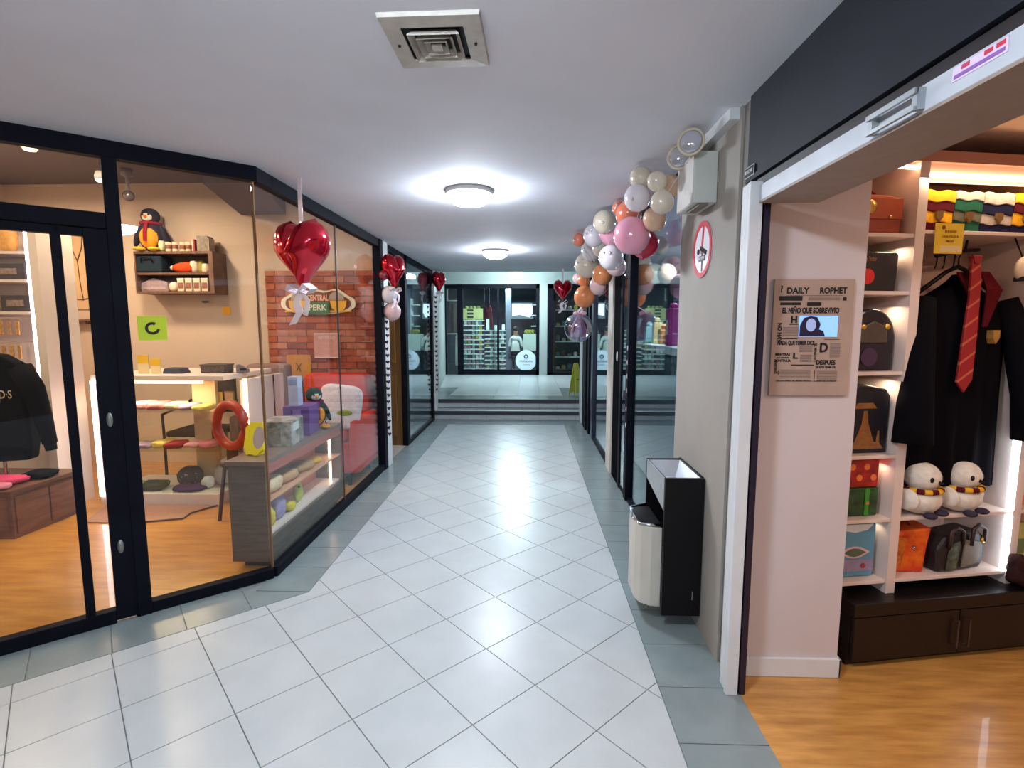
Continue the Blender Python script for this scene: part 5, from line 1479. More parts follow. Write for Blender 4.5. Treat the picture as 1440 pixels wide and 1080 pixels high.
MB().strip([(-0.05, -0.05, 1.735), (-0.02, -0.085, 1.62), (0.0, -0.088, 1.45)], (1, 0, 0), [0.05, 0.04, 0.012], 0.006).build('lapel', cloth('robe_maroon', (84, 16, 26)), ro)
MB().strip([(0.06, -0.04, 1.74), (0.08, -0.07, 1.66), (0.035, -0.085, 1.50)], (1, 0, 0), [0.04, 0.07, 0.02], 0.006).build('lapel', cloth('robe_maroon', (84, 16, 26)), ro)
MB().prism([(0.085, 1.485), (0.115, 1.485), (0.115, 1.45), (0.10, 1.425), (0.085, 1.45)], -0.080, -0.04, 'y').build('breast_patch', cloth('patch_gold', (176, 130, 66)), ro)
hg = thing('clothes_hanger', 'black wooden clothes hanger holding the long robe', 'hanger', Q(0.655, 0.105, 0), QA)
MB().tube([(-0.19, 0, 1.655), (-0.06, 0, 1.745), (0.0, 0, 1.77), (0.06, 0, 1.745), (0.19, 0, 1.655)], 0.010, 8).build('arm', BLACKP, hg)
MB().tube([(0, 0, 1.77), (0, 0, 1.81), (0.012, 0, 1.83), (0.0, 0, 1.845), (-0.012, 0, 1.83)], 0.003, 6).build('hook', BLACKP, hg)
rd = thing('hanging_rod', 'short black display rod with hooks above the robe', 'rod', Q(0.64, 0.11, 1.835), QA)
MB().tube([(-0.10, 0, -0.02), (0.0, 0, 0.0), (0.12, 0, 0.012)], 0.008, 8).build('bar', BLACKP, rd)
MB().tube([(0.05, 0, 0.005), (0.055, 0.0, 0.053)], 0.005, 6).build('stem', BLACKP, rd)
for q in (-0.09, -0.05, 0.0, 0.09):
    MB().tube([(q, 0, -0.01), (q - 0.004, 0, -0.06), (q - 0.012, 0, -0.075)], 0.003, 6).build('hook', BLACKP, rd)
ti = thing('neck_tie', 'red tie with thin golden diagonal stripes hanging over the robe', 'tie', Q(0.60, -0.018, 0), QA)
tie_m = striped('tie_stripes', (150, 24, 30), (190, 90, 60), 2, 16, 0.6, 0.84, (0, R(35), 0))
MB().prism([(-0.022, 1.79), (0.016, 1.79), (0.032, 1.70), (0.036, 1.45), (0.034, 1.27), (-0.002, 1.215), (-0.042, 1.26), (-0.030, 1.45), (-0.018, 1.62)], -0.006, 0.006, 'y').build('blade', tie_m, ti, bev=0.002)
MB().prism([(-0.026, 1.80), (0.020, 1.80), (0.012, 1.765), (-0.014, 1.765)], -0.012, 0.012, 'y').build('knot', mat('tie_red', (140, 22, 28), 0.6), ti, bev=0.003)


# white plush birds with striped scarves
scm = None
def plush_bird(label, u, rz):
    t = thing('plush_bird', label, 'plush toy', Q(u, 0.035, 0.656), QA + rz)
    PW = cloth('plush_white', (232, 224, 222))
    MB().ball((0, 0, 0.068), (0.098, 0.08, 0.068), seg=22, rings=14).build('body', PW, t)
    h_ = MB().ball((0, -0.004, 0.170), (0.076, 0.070, 0.066), seg=22, rings=14).build('head', PW, t)
    for q in (-1, 1):
        MB().ball((q * 0.036, -0.060, 0.172), (0.012, 0.008, 0.013), seg=10, rings=8).build('eye', BLACKP, h_)
        MB().ball((q * 0.045, -0.070, 0.013), (0.030, 0.026, 0.014), seg=12, rings=8).build('foot', cloth('foot_grey', (62, 54, 70)), t)
        MB().ball((q * 0.095, 0.0, 0.075), (0.02, 0.05, 0.05), seg=12, rings=8).build('wing', PW, t)
    MB().lathe([(0.009, 0), (0.001, -0.018)], (0.0, -0.072, 0.158), 8, axis='y').build('beak', BLACKP, h_)
    n = 18
    for i in range(n):
        a0 = i / n * 6.283; a1 = (i + 1) / n * 6.283
        pts = [((0.082 * math.cos(a)), 0.074 * math.sin(a), 0.117) for a in (a0, (a0 + a1) / 2, a1)]
        MB().tube(pts, 0.0125, 8).build('scarf_stripe', cloth('scarf_yellow', (236, 176, 44)) if i % 2 else cloth('scarf_maroon', (92, 24, 34)), t)
    return t
plush_bird('white plush bird with striped scarf on the middle shelf, left of the pair', 0.485, 0.30)
plush_bird('white plush bird with striped scarf on the middle shelf, right of the pair', 0.695, 0.25)

# bags on the lowest middle shelf
rb2 = thing('printed_bag', 'orange red patterned bag with tipped flap beside the lunch bag', 'bag', Q(0.445, 0.06, 0.369), QA - 0.15)
MB().prism([(-0.09, 0), (0.09, 0), (0.10, 0.12), (0.115, 0.215), (-0.03, 0.20), (-0.085, 0.16)], -0.02, 0.09, 'y').build('body', mat('orange_red_pattern', (200, 50, 24), 0.35, rgb2=(230, 110, 30), scale=20), rb2, bev=0.01)
MB().prism([(-0.06, 0.03), (-0.02, 0.03), (0.0, 0.17), (-0.04, 0.17)], -0.026, -0.02, 'y').build('side_stripe', mat('orange_check', (226, 120, 40), 0.4, noise=0.5, scale=50), rb2)
MB().lathe([(0.010, 0), (0.006, -0.008)], (0.035, -0.022, 0.12), 10, axis='y').build('clasp', CHROME, rb2)
MB().tube([(-0.03, 0.03, 0.20), (-0.02, 0.03, 0.235), (0.03, 0.03, 0.238), (0.05, 0.03, 0.21)], 0.007).build('handle', mat('dark_red_leather', (120, 30, 28)), rb2)
gb3 = thing('duffel_bag', 'black bag with grey green checked front and rolled handles', 'bag', Q(0.715, 0.05, 0.369), QA + 0.1)
MB().prism([(-0.13, 0), (0.13, 0), (0.15, 0.06), (0.14, 0.15), (0.10, 0.185), (-0.09, 0.17), (-0.14, 0.11)], -0.03, 0.09, 'y').build('body', mat('black_leather', (34, 28, 30)), gb3, bev=0.015)
MB().prism([(-0.09, 0.01), (-0.03, 0.01), (-0.015, 0.145), (-0.06, 0.14), (-0.085, 0.09)], -0.038, -0.03, 'y').build('checked_panel', mat('check_green', (96, 110, 84), 0.5, rgb2=(40, 48, 42), scale=34), gb3, bev=0.003)
MB().prism([(0.0, 0.015), (0.10, 0.03), (0.11, 0.13), (0.01, 0.15)], -0.038, -0.03, 'y').build('grey_panel', mat('panel_grey', (120, 112, 92), 0.5, noise=0.25, scale=18), gb3, bev=0.003)
for q in (-0.09, 0.045):
    MB().tube([(q, -0.04, 0.12), (q + 0.005, -0.04, 0.20), (q + 0.045, -0.035, 0.215), (q + 0.085, -0.035, 0.19), (q + 0.09, -0.035, 0.13)], 0.009).build('handle', mat('dark_leather', (50, 26, 24), 0.4), gb3)
MB().lathe([(0.018, 0), (0.012, -0.006)], (0.13, -0.03, 0.135), 12, axis='y').build('round_tag', mat('brass', (220, 180, 90)), gb3)
# mask on the right
mk = thing('wall_mask', 'pale carved mask with dark eye holes right of the robe', 'mask', Q(0.835, -0.02, 1.745), QA)
MB().ball((0.01, 0, 0), (0.040, 0.03, 0.058), seg=18, rings=12).build('face', mat('bone', (222, 200, 176), 0.6, noise=0.1, scale=30), mk)
for q in (-0.008, 0.022):
    MB().ball((q, -0.026, 0.018), (0.008, 0.006, 0.010), seg=8, rings=6).build('eye_hole', INK, mk)
MB().box(-0.02, -0.03, -0.05, 0.03, 0.02, -0.03).build('jaw', INK, mk, bev=0.004)
MB().tube([(0.01, 0.01, 0.05), (0.01, 0.05, 0.143)], 0.003, 6).build('cord', BLACKP, mk)
# things at the right edge
dk = thing('dark_plush', 'dark brown fluffy bundle on the cabinet at the right edge', 'plush toy', Q(0.99, -0.04, 0.306), QA)
MB().ball((0, 0, 0.07), (0.085, 0.06, 0.07), noise=0.15, seed=5, seg=22, rings=14).build('body', cloth('dark_fur', (54, 32, 32)), dk)
MB().ball((-0.05, -0.01, 0.11), (0.035, 0.035, 0.05), noise=0.15, seed=8).build('ear', cloth('dark_fur', (54, 32, 32)), dk)
gl = thing('green_box', 'pale green box beyond the cool light strip on the lowest shelf', 'box', Q(1.05, 0.05, 0.369), QA)
MB().box(-0.06, 0, 0, 0.06, 0.1, 0.2).build('carton', mat('pale_green_card', (190, 190, 110), 0.5, noise=0.1), gl, bev=0.004)
MB().box(-0.05, -0.003, 0.05, 0.05, 0, 0.12).build('label', mat('green_label', (110, 130, 80), 0.5), gl)
ob = thing('orange_box', 'salmon orange box beyond the cool light strip on the middle shelf', 'box', Q(1.06, 0.05, 0.656), QA)
MB().box(-0.06, 0, 0, 0.06, 0.1, 0.19).build('carton', mat('salmon_card', (230, 130, 90), 0.5, noise=0.1), ob, bev=0.004)
MB().box(-0.05, -0.003, 0.05, 0.05, 0, 0.10).build('label', mat('salmon_label', (236, 180, 150), 0.5), ob)

# ---- emergency light
em = thing('emergency_light', 'grey emergency lamp box with two round floodlights on the taupe pier', 'emergency light', (0.85, 2.56, 2.06))
MB().box(-0.107, -0.12, 0, -0.002, 0.14, 0.225).build('battery_box', mat('box_grey', (196, 200, 192), 0.5, noise=0.06, scale=10), em, bev=0.004)
MB().box(-0.110, -0.115, 0.005, -0.107, 0.135, 0.22).build('front_cover', mat('cover_grey', (206, 202, 196), 0.5, noise=0.05), em)
MB().box(-0.08, -0.12, -0.012, -0.04, 0.06, -0.001).build('bracket', mat('bracket_brown', (110, 100, 88), 0.6), em)
for i, (x_, y_, z_) in enumerate(((-0.135, -0.15, 0.250), (-0.125, 0.06, 0.252))):
    hd_ = MB().lathe([(0.02, 0.05), (0.045, 0.035), (0.058, 0.0), (0.060, -0.012), (0.054, -0.012)], (0, 0, 0), 24, axis='y').build('lamp_head', mat('lamp_cream', (196, 184, 158), 0.4), em, loc=(x_, y_, z_), rot=(0, 0, -0.35))
    MB().lathe([(0.052, -0.010), (0.040, -0.020), (0.002, -0.024)], (0, 0, 0), 24, axis='y').build('lens', mat('lens', (200, 200, 208), 0.08, 0.5, coat=0.8), hd_)
    MB().tube([(x_, y_ + 0.03, z_ - 0.03), (x_ + 0.045, y_ + 0.09, 0.215)], 0.014).build('neck', mat('lamp_cream', (196, 184, 158)), em)
# ---- no smoking sign
ns = thing('no_smoking_sign', 'round white sign with red rim and crossed cigarette on the taupe pier', 'sign', (0.849, 2.61, 1.875), 0)
RD = mat('sign_red', (200, 40, 52), 0.5, noise=0.05)
def ringx(r1, r0, x0, x1, m_, nm, parent, n=36):
    P = circ(r1, n); Q_ = circ(r0, n)
    vs = [(x0, p[0], p[1]) for p in P] + [(x0, p[0], p[1]) for p in Q_] + [(x1, p[0], p[1]) for p in P] + [(x1, p[0], p[1]) for p in Q_]
    fs = []
    for i in range(n):
        j = (i + 1) % n
        fs += [(i, j, n + j, n + i), (2 * n + i, 3 * n + i, 3 * n + j, 2 * n + j), (i, 2 * n + i, 2 * n + j, j), (n + i, n + j, 3 * n + j, 3 * n + i)]
    return MB().add(vs, fs).build(nm, m_, parent)
MB().prism(circ(0.135, 36), -0.003, 0, 'x').build('disc', mat('sign_white', (228, 228, 236), 0.4), ns)
ringx(0.136, 0.112, -0.006, -0.003, RD, 'red_rim', ns)
MB().box(-0.006, -0.010, -0.02, -0.003, 0.008, 0.115).build('red_slash', RD, ns, rot=(0.12, 0, 0))
MB().box(-0.007, -0.07, -0.008, -0.003, 0.02, 0.012).build('cigarette', INK, ns, rot=(0.35, 0, 0))
MB().prism(circ(0.014, 14, 0.05, -0.005), -0.007, -0.003, 'x').build('ember', INK, ns)
MB().box(-0.007, -0.012, -0.105, -0.003, -0.004, -0.02).box(-0.0075, -0.05, -0.055, -0.003, 0.035, -0.03).build('text_band', mat('band_grey', (110, 104, 108), 0.5), ns)
lettering('NO FUMAR', 0.02, (-0.0082, -0.008, -0.042), ns, WHITEPL, rot=(R(90), 0, R(-90)), ext=0.0004, sx=0.75)

# ---- wall ashtray and bin
ab = thing('wall_ashtray_bin', 'black steel wall bin with open ashtray top and beige bucket by the pier', 'bin', (0.848, 2.43, -0.09))
BKM = mat('black_steel', (9, 6, 9), 0.5, 0.0, noise=0.2, scale=10, spec=0.25)
MB().box(-0.19, 0.0, 0.17, -0.002, 0.02, 0.865).build('near_side_panel', BKM, ab, bev=0.002)
MB().box(-0.012, 0.02, 0.20, -0.002, 0.36, 0.868).build('back_plate', BKM, ab)
MB().box(-0.19, 0.345, 0.35, -0.012, 0.36, 0.865).build('far_side_panel', BKM, ab, bev=0.002)
MB().prism([(0.02, 0.86), (0.345, 0.86), (0.345, 0.76), (0.02, 0.70)], -0.19, -0.183, 'x').build('front_plate', mat('plate_steel', (170, 172, 174), 0.35, 0.5, noise=0.1), ab)
MB().box(-0.183, 0.02, 0.20, -0.012, 0.345, 0.22).build('base_plate', BKM, ab)
tr = MB().add([(-0.18, 0.025, 0.86), (-0.014, 0.025, 0.86), (-0.014, 0.34, 0.86), (-0.18, 0.34, 0.86), (-0.12, 0.14, 0.80), (-0.07, 0.14, 0.80), (-0.07, 0.24, 0.80), (-0.12, 0.24, 0.80)], [(0, 1, 5, 4), (1, 2, 6, 5), (2, 3, 7, 6), (3, 0, 4, 7), (4, 5, 6, 7)])
tr.build('ashtray', mat('tray_steel', (184, 186, 196), 0.3, 0.6), ab)
MB().box(-0.182, 0.16, 0.50, -0.012, 0.345, 0.52).build('inner_shelf', BKM, ab)
MB().box(-0.045, -0.002, 0.255, -0.041, 0.0, 0.30).build('maker_mark', CHROME, ab)
bkt = [(-0.19, 0.34), (-0.235, 0.335), (-0.28, 0.305), (-0.298, 0.26), (-0.298, 0.12), (-0.28, 0.075), (-0.235, 0.045), (-0.19, 0.04)]
buck = MB().prism([(-0.185, 0.04)] + bkt[::-1] + [(-0.185, 0.34)], 0.19, 0.60)
buck.build('bucket', CREAMPL, ab, bev=0.004)
MB().prism([(-0.183, 0.05)] + [(q[0] + 0.012, 0.19 + (q[1] - 0.19) * 0.9) for q in bkt[::-1]] + [(-0.183, 0.33)], 0.6005, 0.606).build('bucket_lining', BLACKP, ab)
MB().tube([(-0.19, 0.05, 0.61), (-0.285, 0.08, 0.605), (-0.300, 0.19, 0.595), (-0.285, 0.30, 0.605), (-0.19, 0.33, 0.61)], 0.008).build('bucket_rim', CHROME, ab)

for _c in ab.children:
    _c.scale = (1, 1.12, 1)
# ---- glazed front of the party shop on the right
w4 = thing('window_4', None, None, kind='structure')
MB().box(XR + 0.02, 2.985, 0.0, XR + 0.026, 4.36, 2.33).build('pane', GLASS2, w4)
MB().box(XR, 2.985, 0.0, XR + 0.05, 4.36, 0.03).build('bottom_rail', BLACKF, w4)
MB().box(XR, 2.985, 2.31, XR + 0.05, 5.2, H).build('top_rail', BLACKF, w4)
d3 = thing('door_3', None, None, kind='structure')
MB().box(XR - 0.015, 4.36, 0.0, XR + 0.05, 4.46, 2.33).build('stile', BLACKF, d3, bev=0.003)
MB().box(XR, 4.46, 0.05, XR + 0.006, 4.72, 2.31).build('narrow_pane', GLASS2, d3)
MB().box(XR - 0.01, 4.72, 0.0, XR + 0.05, 4.80, 2.33).build('stile', BLACKF, d3, bev=0.003)
MB().box(XR - 0.005, 4.80, 0.0, XR + 0.05, 5.18, 2.33).build('leaf_edge', mat('matte_black', (10, 10, 15), 0.9, spec=0.02), d3, bev=0.003)
MB().box(XR, 4.46, 0.0, XR + 0.05, 4.72, 0.05).build('bottom_rail', BLACKF, d3)
MB().box(XR - 0.03, 4.47, 0.85, XR - 0.015, 4.485, 0.95).box(XR - 0.03, 4.47, 0.85, XR - 0.0, 4.485, 0.865).build('handle', CHROME, d3)
MB().lathe([(0.022, 0), (0.018, -0.006)], (0, 0, 0), 18, axis='x').build('lock_cover', WHITEPL, d3, loc=(XR - 0.006, 4.95, 1.22)).scale = (1, 1.2, 2.2)
for i, z_ in enumerate((1.32, 1.20, 1.08, 0.96, 0.80, 0.66)):
    MB().lathe([(0.009, 0), (0.007, -0.003)], (0, 0, 0), 12, axis='x').build('petal_sticker', mat('petal_pink', (236, 200, 220), 0.5), d3, loc=(XR - 0.0155, 4.39, z_)).scale = (1, 1.4, 2.6)
struct('trim_8', MB().box(XR - 0.02, 5.2, 0.0, XR + 0.06, 5.48, H), mat('cream_post', (206, 200, 190), 0.5, noise=0.05), bev=0.003)
w5 = thing('window_5', None, None, kind='structure')
MB().box(XR + 0.02, 5.48, 0.05, XR + 0.026, 6.80, 2.31).build('pane', GLASS2, w5)
MB().box(XR, 5.48, 0.0, XR + 0.05, 6.80, 0.05).build('bottom_rail', BLACKF, w5)
MB().box(XR, 5.48, 2.31, XR + 0.05, 8.2, H).build('top_rail', BLACKF, w5)
MB().box(XR - 0.01, 6.80, 0.0, XR + 0.05, 6.98, 2.31).build('stile', mat('navy_frame', (24, 32, 52), 0.35), w5, bev=0.003)
MB().box(XR - 0.02, 7.15, 0.0, XR + 0.05, 7.30, 2.31).build('stile', BLACKF, w5, bev=0.003)
MB().box(XR + 0.01, 6.98, 0.0, XR + 0.02, 7.15, 2.31).build('leaf', mat('navy_frame', (24, 32, 52)), w5)
MB().box(XR - 0.03, 7.45, 0.0, XR + 0.05, 7.90, 2.31).build('leaf', BLACKF, w5, bev=0.003)
MB().box(XR + 0.01, 7.30, 0.0, XR + 0.02, 7.45, 2.31).build('leaf', BLACKF, w5)
struct('trim_9', MB().box(XR - 0.04, 7.98, 0.0, XR + 0.10, 8.24, H), WHITEP, bev=0.003)
# party shop shell
struct('floor', MB().box(0.90, 3.4, -0.06, 3.3, 8.3, 0.0), mat('party_floor', (150, 156, 158), 0.3, noise=0.05))
struct('ceiling', MB().box(0.90, 2.985, H, 3.3, 8.3, H + 0.1), FW)
struct('wall_right', MB().box(3.2, 3.4, 0, 3.3, 8.3, H).box(0.95, 8.24, 0, 3.2, 8.34, H).box(1.33, 3.40, 0, 3.2, 3.46, H), mat('party_wall', (120, 136, 150), 0.7, noise=0.1, scale=2))
# party shop counter and goods
pc = thing('party_counter', 'white counter inside the party shop behind the right glass', 'counter', (1.55, 4.9, 0))
MB().box(-0.40, -0.95, 0.0, 0.30, 1.0, 1.28).build('body', mat('slate_body', (84, 100, 108), 0.5, noise=0.1), pc)
MB().box(-0.45, -1.0, 1.28, 0.35, 1.05, 1.34).build('top', WHITEP, pc, bev=0.004)
MB().box(-0.405, -0.9, 0.1, -0.40, 0.95, 1.2).build('front_panel', mat('slate_front', (70, 88, 96), 0.4), pc)
goods = [(1.22, 4.42, 0.055, 0.31, (190, 30, 140), 'magenta'), (1.35, 4.62, 0.09, 0.20, (60, 110, 200), 'royal blue'), (1.24, 4.78, 0.05, 0.14, (226, 140, 60), 'orange'), (1.22, 4.98, 0.04, 0.20, (210, 190, 120), 'straw yellow'), (1.42, 4.95, 0.10, 0.30, (40, 50, 150), 'deep blue'), (1.45, 4.45, 0.09, 0.42, (36, 44, 130), 'navy blue'), (1.2, 5.2, 0.05, 0.16, (120, 190, 190), 'turquoise')]
for x_, y_, r_, h_, c_, cn in goods:
    t = thing('party_item', '%s boxed party item on the counter behind the right glass' % cn, 'party item', (x_, y_, 1.34))
    MB().box(-r_, -r_, 0, r_, r_, h_).build('carton', mat('party_' + cn.replace(' ', '_'), c_, 0.4, noise=0.25, scale=18), t, bev=0.006)
    MB().box(-r_ - 0.002, -r_ * 0.6, h_ * 0.3, -r_, r_ * 0.6, h_ * 0.7).build('label', mat('party_label', (226, 220, 214), 0.5), t)
    MB().ball((0, 0, h_ + 0.02), (r_ * 0.7, r_ * 0.7, 0.03)).build('bow', mat('party_' + cn.replace(' ', '_'), c_), t)
for i, (x_, y_, z_, r_, cn) in enumerate(((1.25, 4.32, 1.83, 0.10, 'pink'), (1.30, 5.0, 2.0, 0.09, 'peach'), (1.3, 5.5, 2.05, 0.10, 'cream'))):
    balloon('%s balloon inside the party shop above the counter' % cn, (x_, y_, z_), r_, bc[cn])
for i, (y_, z_, cn, c_) in enumerate(((4.5, 1.95, 'blue', (40, 60, 190)), (4.72, 1.92, 'lavender', (150, 130, 190)), (4.95, 1.9, 'silver', (190, 196, 204)), (5.2, 1.92, 'violet blue', (60, 50, 150)))):
    t = thing('foil_pennant', '%s foil pennant hanging inside the party shop' % cn, 'pennant', (1.7, y_, z_))
    MB().prism([(-0.1, 0.2), (0.1, 0.2), (0.08, -0.12), (0, -0.2), (-0.08, -0.12)], -0.003, 0.003, 'x').build('foil', mat('foil_' + cn.replace(' ', '_'), c_, 0.2, 0.6), t)
    MB().cyl((0, 0, 0.2), 0.003, H - z_ - 0.2).build('string', RIBBON, t)

# ---- yellow floor sign on the landing
fs_ = thing('floor_sign', 'yellow folding wet floor sign beside the right wall on the landing', 'floor sign', (0.82, 9.0, 0.30), 0.9)
fs_.scale = (0.75, 0.75, 0.95)
YS = mat('sign_yellow_plastic', (200, 200, 70), 0.5, noise=0.05)
for q in (-1, 1):
    o = MB().prism([(-0.13, 0), (-0.10, 0), (-0.09, 0.06), (0.09, 0.06), (0.10, 0), (0.13, 0), (0.09, 0.6), (-0.09, 0.6)], -0.006, 0.006, 'y').build('leg_panel', YS, fs_, loc=(0, q * 0.11, 0), rot=(q * 0.18, 0, 0))
MB().tube([(-0.08, 0, 0.59), (0.08, 0, 0.59)], 0.012, 8).build('hinge', YS, fs_)
lettering('PISO MOJADO', 0.035, (0, -0.075, 0.3), fs_, INK, rot=(R(80), 0, 0), sx=0.7)

# ================================================================== FAR SHOPFRONTS
w6 = thing('window_6', None, None, kind='structure')
for nm, b_ in (('top_rail', (-2.09, 12.86, 2.44, 0.26, 12.94, 2.54)), ('bottom_rail', (-1.72, 12.86, 0.30, 0.26, 12.94, 0.42)), ('post', (0.18, 12.86, 0.3, 0.26, 12.94, 2.54)), ('post', (-1.78, 12.84, 0.3, -1.64, 12.94, 2.54)), ('post', (-2.10, 12.86, 0.3, -2.06, 12.94, 2.54)), ('mullion', (-0.79, 12.87, 0.42, -0.74, 12.93, 2.44))):
    MB().box(*b_).build(nm, BLACKF, w6)
MB().box(-1.64, 12.895, 0.42, -0.79, 12.905, 2.44).build('pane', GLASS, w6)
MB().box(-0.74, 12.895, 0.42, 0.18, 12.905, 2.44).build('pane', GLASS, w6)
MB().box(-2.06, 12.895, 0.30, -1.78, 12.905, 2.44).build('pane', GLASS, w6)
w7 = thing('window_7', None, None, kind='structure')
for nm, b_ in (('top_rail', (0.46, 12.86, 2.44, 1.95, 12.94, 2.54)), ('bottom_rail', (0.46, 12.86, 0.30, 1.95, 12.94, 0.36)), ('post', (0.46, 12.86, 0.3, 0.60, 12.94, 2.54)), ('post', (1.88, 12.86, 0.3, 1.95, 12.94, 2.54)), ('mullion', (1.34, 12.86, 0.36, 1.42, 12.94, 2.44))):
    MB().box(*b_).build(nm, BLACKF, w7)
MB().box(0.60, 12.895, 0.36, 1.34, 12.905, 2.44).build('pane', GLASS, w7)
MB().box(1.42, 12.895, 0.36, 1.88, 12.905, 2.44).build('pane', GLASS, w7)
# round logo sticker
rl = thing('round_logo_sticker', 'large round white sticker with a dark logo on the far shop window', 'sticker', (-0.07, 12.885, 0.66))
cut = [p for p in circ(0.26, 48)]
cut = clip(cut, 1, 0, 0.24); cut = clip(cut, 0, -1, 0.235)
MB().prism(cut, -0.004, 0, 'y').build('disc', mat('sticker_white', (210, 226, 240), 0.5), rl)
ringp = circ(0.045, 20) + [(0.045, 0.001)] + [(0.028, 0.001)] + circ(0.028, 20)[::-1]
LG = mat('logo_slate', (50, 66, 84), 0.6)
gear = MB()
for i in range(10):
    a = i / 10 * 6.283
    gear.prism([(-0.008 + 0.052 * math.cos(a), 0.10 - 0.008 + 0.052 * math.sin(a)), (0.008 + 0.052 * math.cos(a), 0.10 - 0.008 + 0.052 * math.sin(a)), (0.008 + 0.052 * math.cos(a), 0.108 + 0.052 * math.sin(a)), (-0.008 + 0.052 * math.cos(a), 0.108 + 0.052 * math.sin(a))], -0.008, -0.004, 'y')
n = 24
for i in range(n):
    a0, a1 = i / n * 6.283, (i + 1) / n * 6.283
    gear.prism([(0.05 * math.cos(a0), 0.1 + 0.05 * math.sin(a0)), (0.05 * math.cos(a1), 0.1 + 0.05 * math.sin(a1)), (0.028 * math.cos(a1), 0.1 + 0.028 * math.sin(a1)), (0.028 * math.cos(a0), 0.1 + 0.028 * math.sin(a0))], -0.008, -0.004, 'y')
gear.prism(circ(0.01, 8, 0, 0.1), -0.008, -0.004, 'y')
gear.build('gear_mark', LG, rl)
lettering('muluLunu', 0.10, (0.0, -0.006, -0.01), rl, LG, sx=0.85, shear=0.3)
lettering('accesorios', 0.042, (0.02, -0.006, -0.10), rl, LG, sx=0.9)

# spinning racks with shelves and goods
RK = mat('rack_white', (206, 224, 220), 0.5)
def rack(label, x, z_top, nsh, crest, glabel, seed):
    t = thing('display_rack', label, 'display rack', (x, 13.35, 0.3))
    MB().box(-0.03, -0.03, 0, 0.03, 0.03, z_top).build('pole', RK, t)
    MB().lathe([(0.2, 0), (0.2, 0.03), (0.05, 0.05)], (0, 0, 0), 16).build('base', RK, t)
    rr = random.Random(seed)
    it = None
    for i in range(nsh):
        z = 0.12 + (z_top - 0.15) * i / (nsh - 1)
        MB().box(-0.27, -0.16, z, 0.27, 0.16, z + 0.02).build('shelf', RK, t)
        if i < nsh - 1:
            for x_ in (-0.19, -0.10, 0.10, 0.19):
                if rr.random() < 0.72:
                    if it is None:
                        it = {}
                        for cn, c_ in (('pale', (190, 206, 200)), ('teal', (90, 140, 140)), ('olive', (150, 150, 70)), ('mauve', (150, 120, 130))):
                            m_ = MB().box(-0.035, -0.03, 0, 0.035, 0.03, 0.10)
                            o = m_.build('small_goods', mat('goods_' + cn, c_, 0.5, noise=0.3, scale=30), None, loc=(0, 0, -5), bev=0.01)
                            tag(o, '%s small boxed item %s' % (cn, glabel), 'goods', 'small goods %s' % glabel)
                            it[cn] = [o, False]
                    cn = rr.choice(list(it))
                    o, used = it[cn]
                    if used:
                        o = o.copy(); COL.objects.link(o)
                    it[cn][1] = True
                    o.location = (x + x_, 13.24, 0.3 + z + 0.021)
    for cn in (it or {}):
        if not it[cn][1]:
            bpy.data.objects.remove(it[cn][0])
    if crest:
        MB().box(-0.26, -0.17, z_top, 0.26, -0.15, z_top + 0.28).build('header_card', mat('header_yellow', (186, 196, 130), 0.6, noise=0.1), t)
        for i in range(3):
            MB().box(-0.14, -0.174, z_top + 0.04 + i * 0.085, 0.02, -0.17, z_top + 0.09 + i * 0.085).build('header_print', mat('header_ink', (40, 52, 50), 0.6), t)
        for i, q in enumerate((-0.16, -0.06, 0.04, 0.14)):
            MB().ball((q, -0.10, z_top + 0.30), (0.05, 0.03, 0.05), seg=8, rings=6).build('header_bow', mat('header_bow', (150, 160, 90), 0.6, noise=0.4, scale=30), t)
    else:
        for i, q in enumerate((-0.2, 0.0, 0.2)):
            MB().box(q - 0.03, -0.1, z_top, q + 0.04, 0.0, z_top + (0.28, 0.12, 0.14)[i]).build('top_card', RK, t, rot=(0, (0.2, 0.5, 0.6)[i] * 0, 0))
    return t
rack('taller white spinning rack with a yellow green header behind the far window', -1.43, 1.38, 11, True, 'on the taller white rack', 3)
rack('shorter white spinning rack with goods to its right behind the far window', -0.86, 1.12, 10, False, 'on the shorter white rack', 9)
# hanging clothes at the left, and panels
for i, (x_, c_, cn, z0, z1) in enumerate(((-1.98, (60, 50, 54), 'charcoal', 1.35, 2.1), (-1.90, (96, 84, 80), 'brown', 1.35, 2.1), (-1.80, (44, 44, 60), 'navy', 1.35, 2.1), (-1.86, (170, 180, 170), 'pale grey', 0.5, 1.3))):
    t = thing('hanging_garment', '%s garment hanging behind the narrow far left window' % cn, 'clothing', (x_, 13.4, z0))
    MB().prism([(-0.05, 0), (0.05, 0), (0.035, z1 - z0 - 0.05), (0, z1 - z0), (-0.035, z1 - z0 - 0.05)], -0.08, 0.08, 'y').build('cloth', cloth('hung_' + cn.replace(' ', '_'), c_), t)
    MB().tube([(0, 0, z1 - z0), (0, 0, z1 - z0 + 0.06)], 0.004, 6).build('hook', CHROME, t)
hr_ = thing('garment_rail', 'horizontal white rail carrying garments behind the far left window', 'rail', (-1.9, 13.4, 2.17))
MB().tube([(-0.2, 0, 0), (0.18, 0, 0)], 0.012, 8).build('bar', RK, hr_)
MB().tube([(-0.2, 0, 0), (-0.2, 0, 0.73)], 0.01, 8).tube([(0.18, 0, 0), (0.18, 0, 0.73)], 0.01, 8).build('hanger_rod', RK, hr_)
MB().box(-0.2, -0.12, -0.86, 0.18, 0.12, -0.84).build('lower_shelf', RK, hr_)
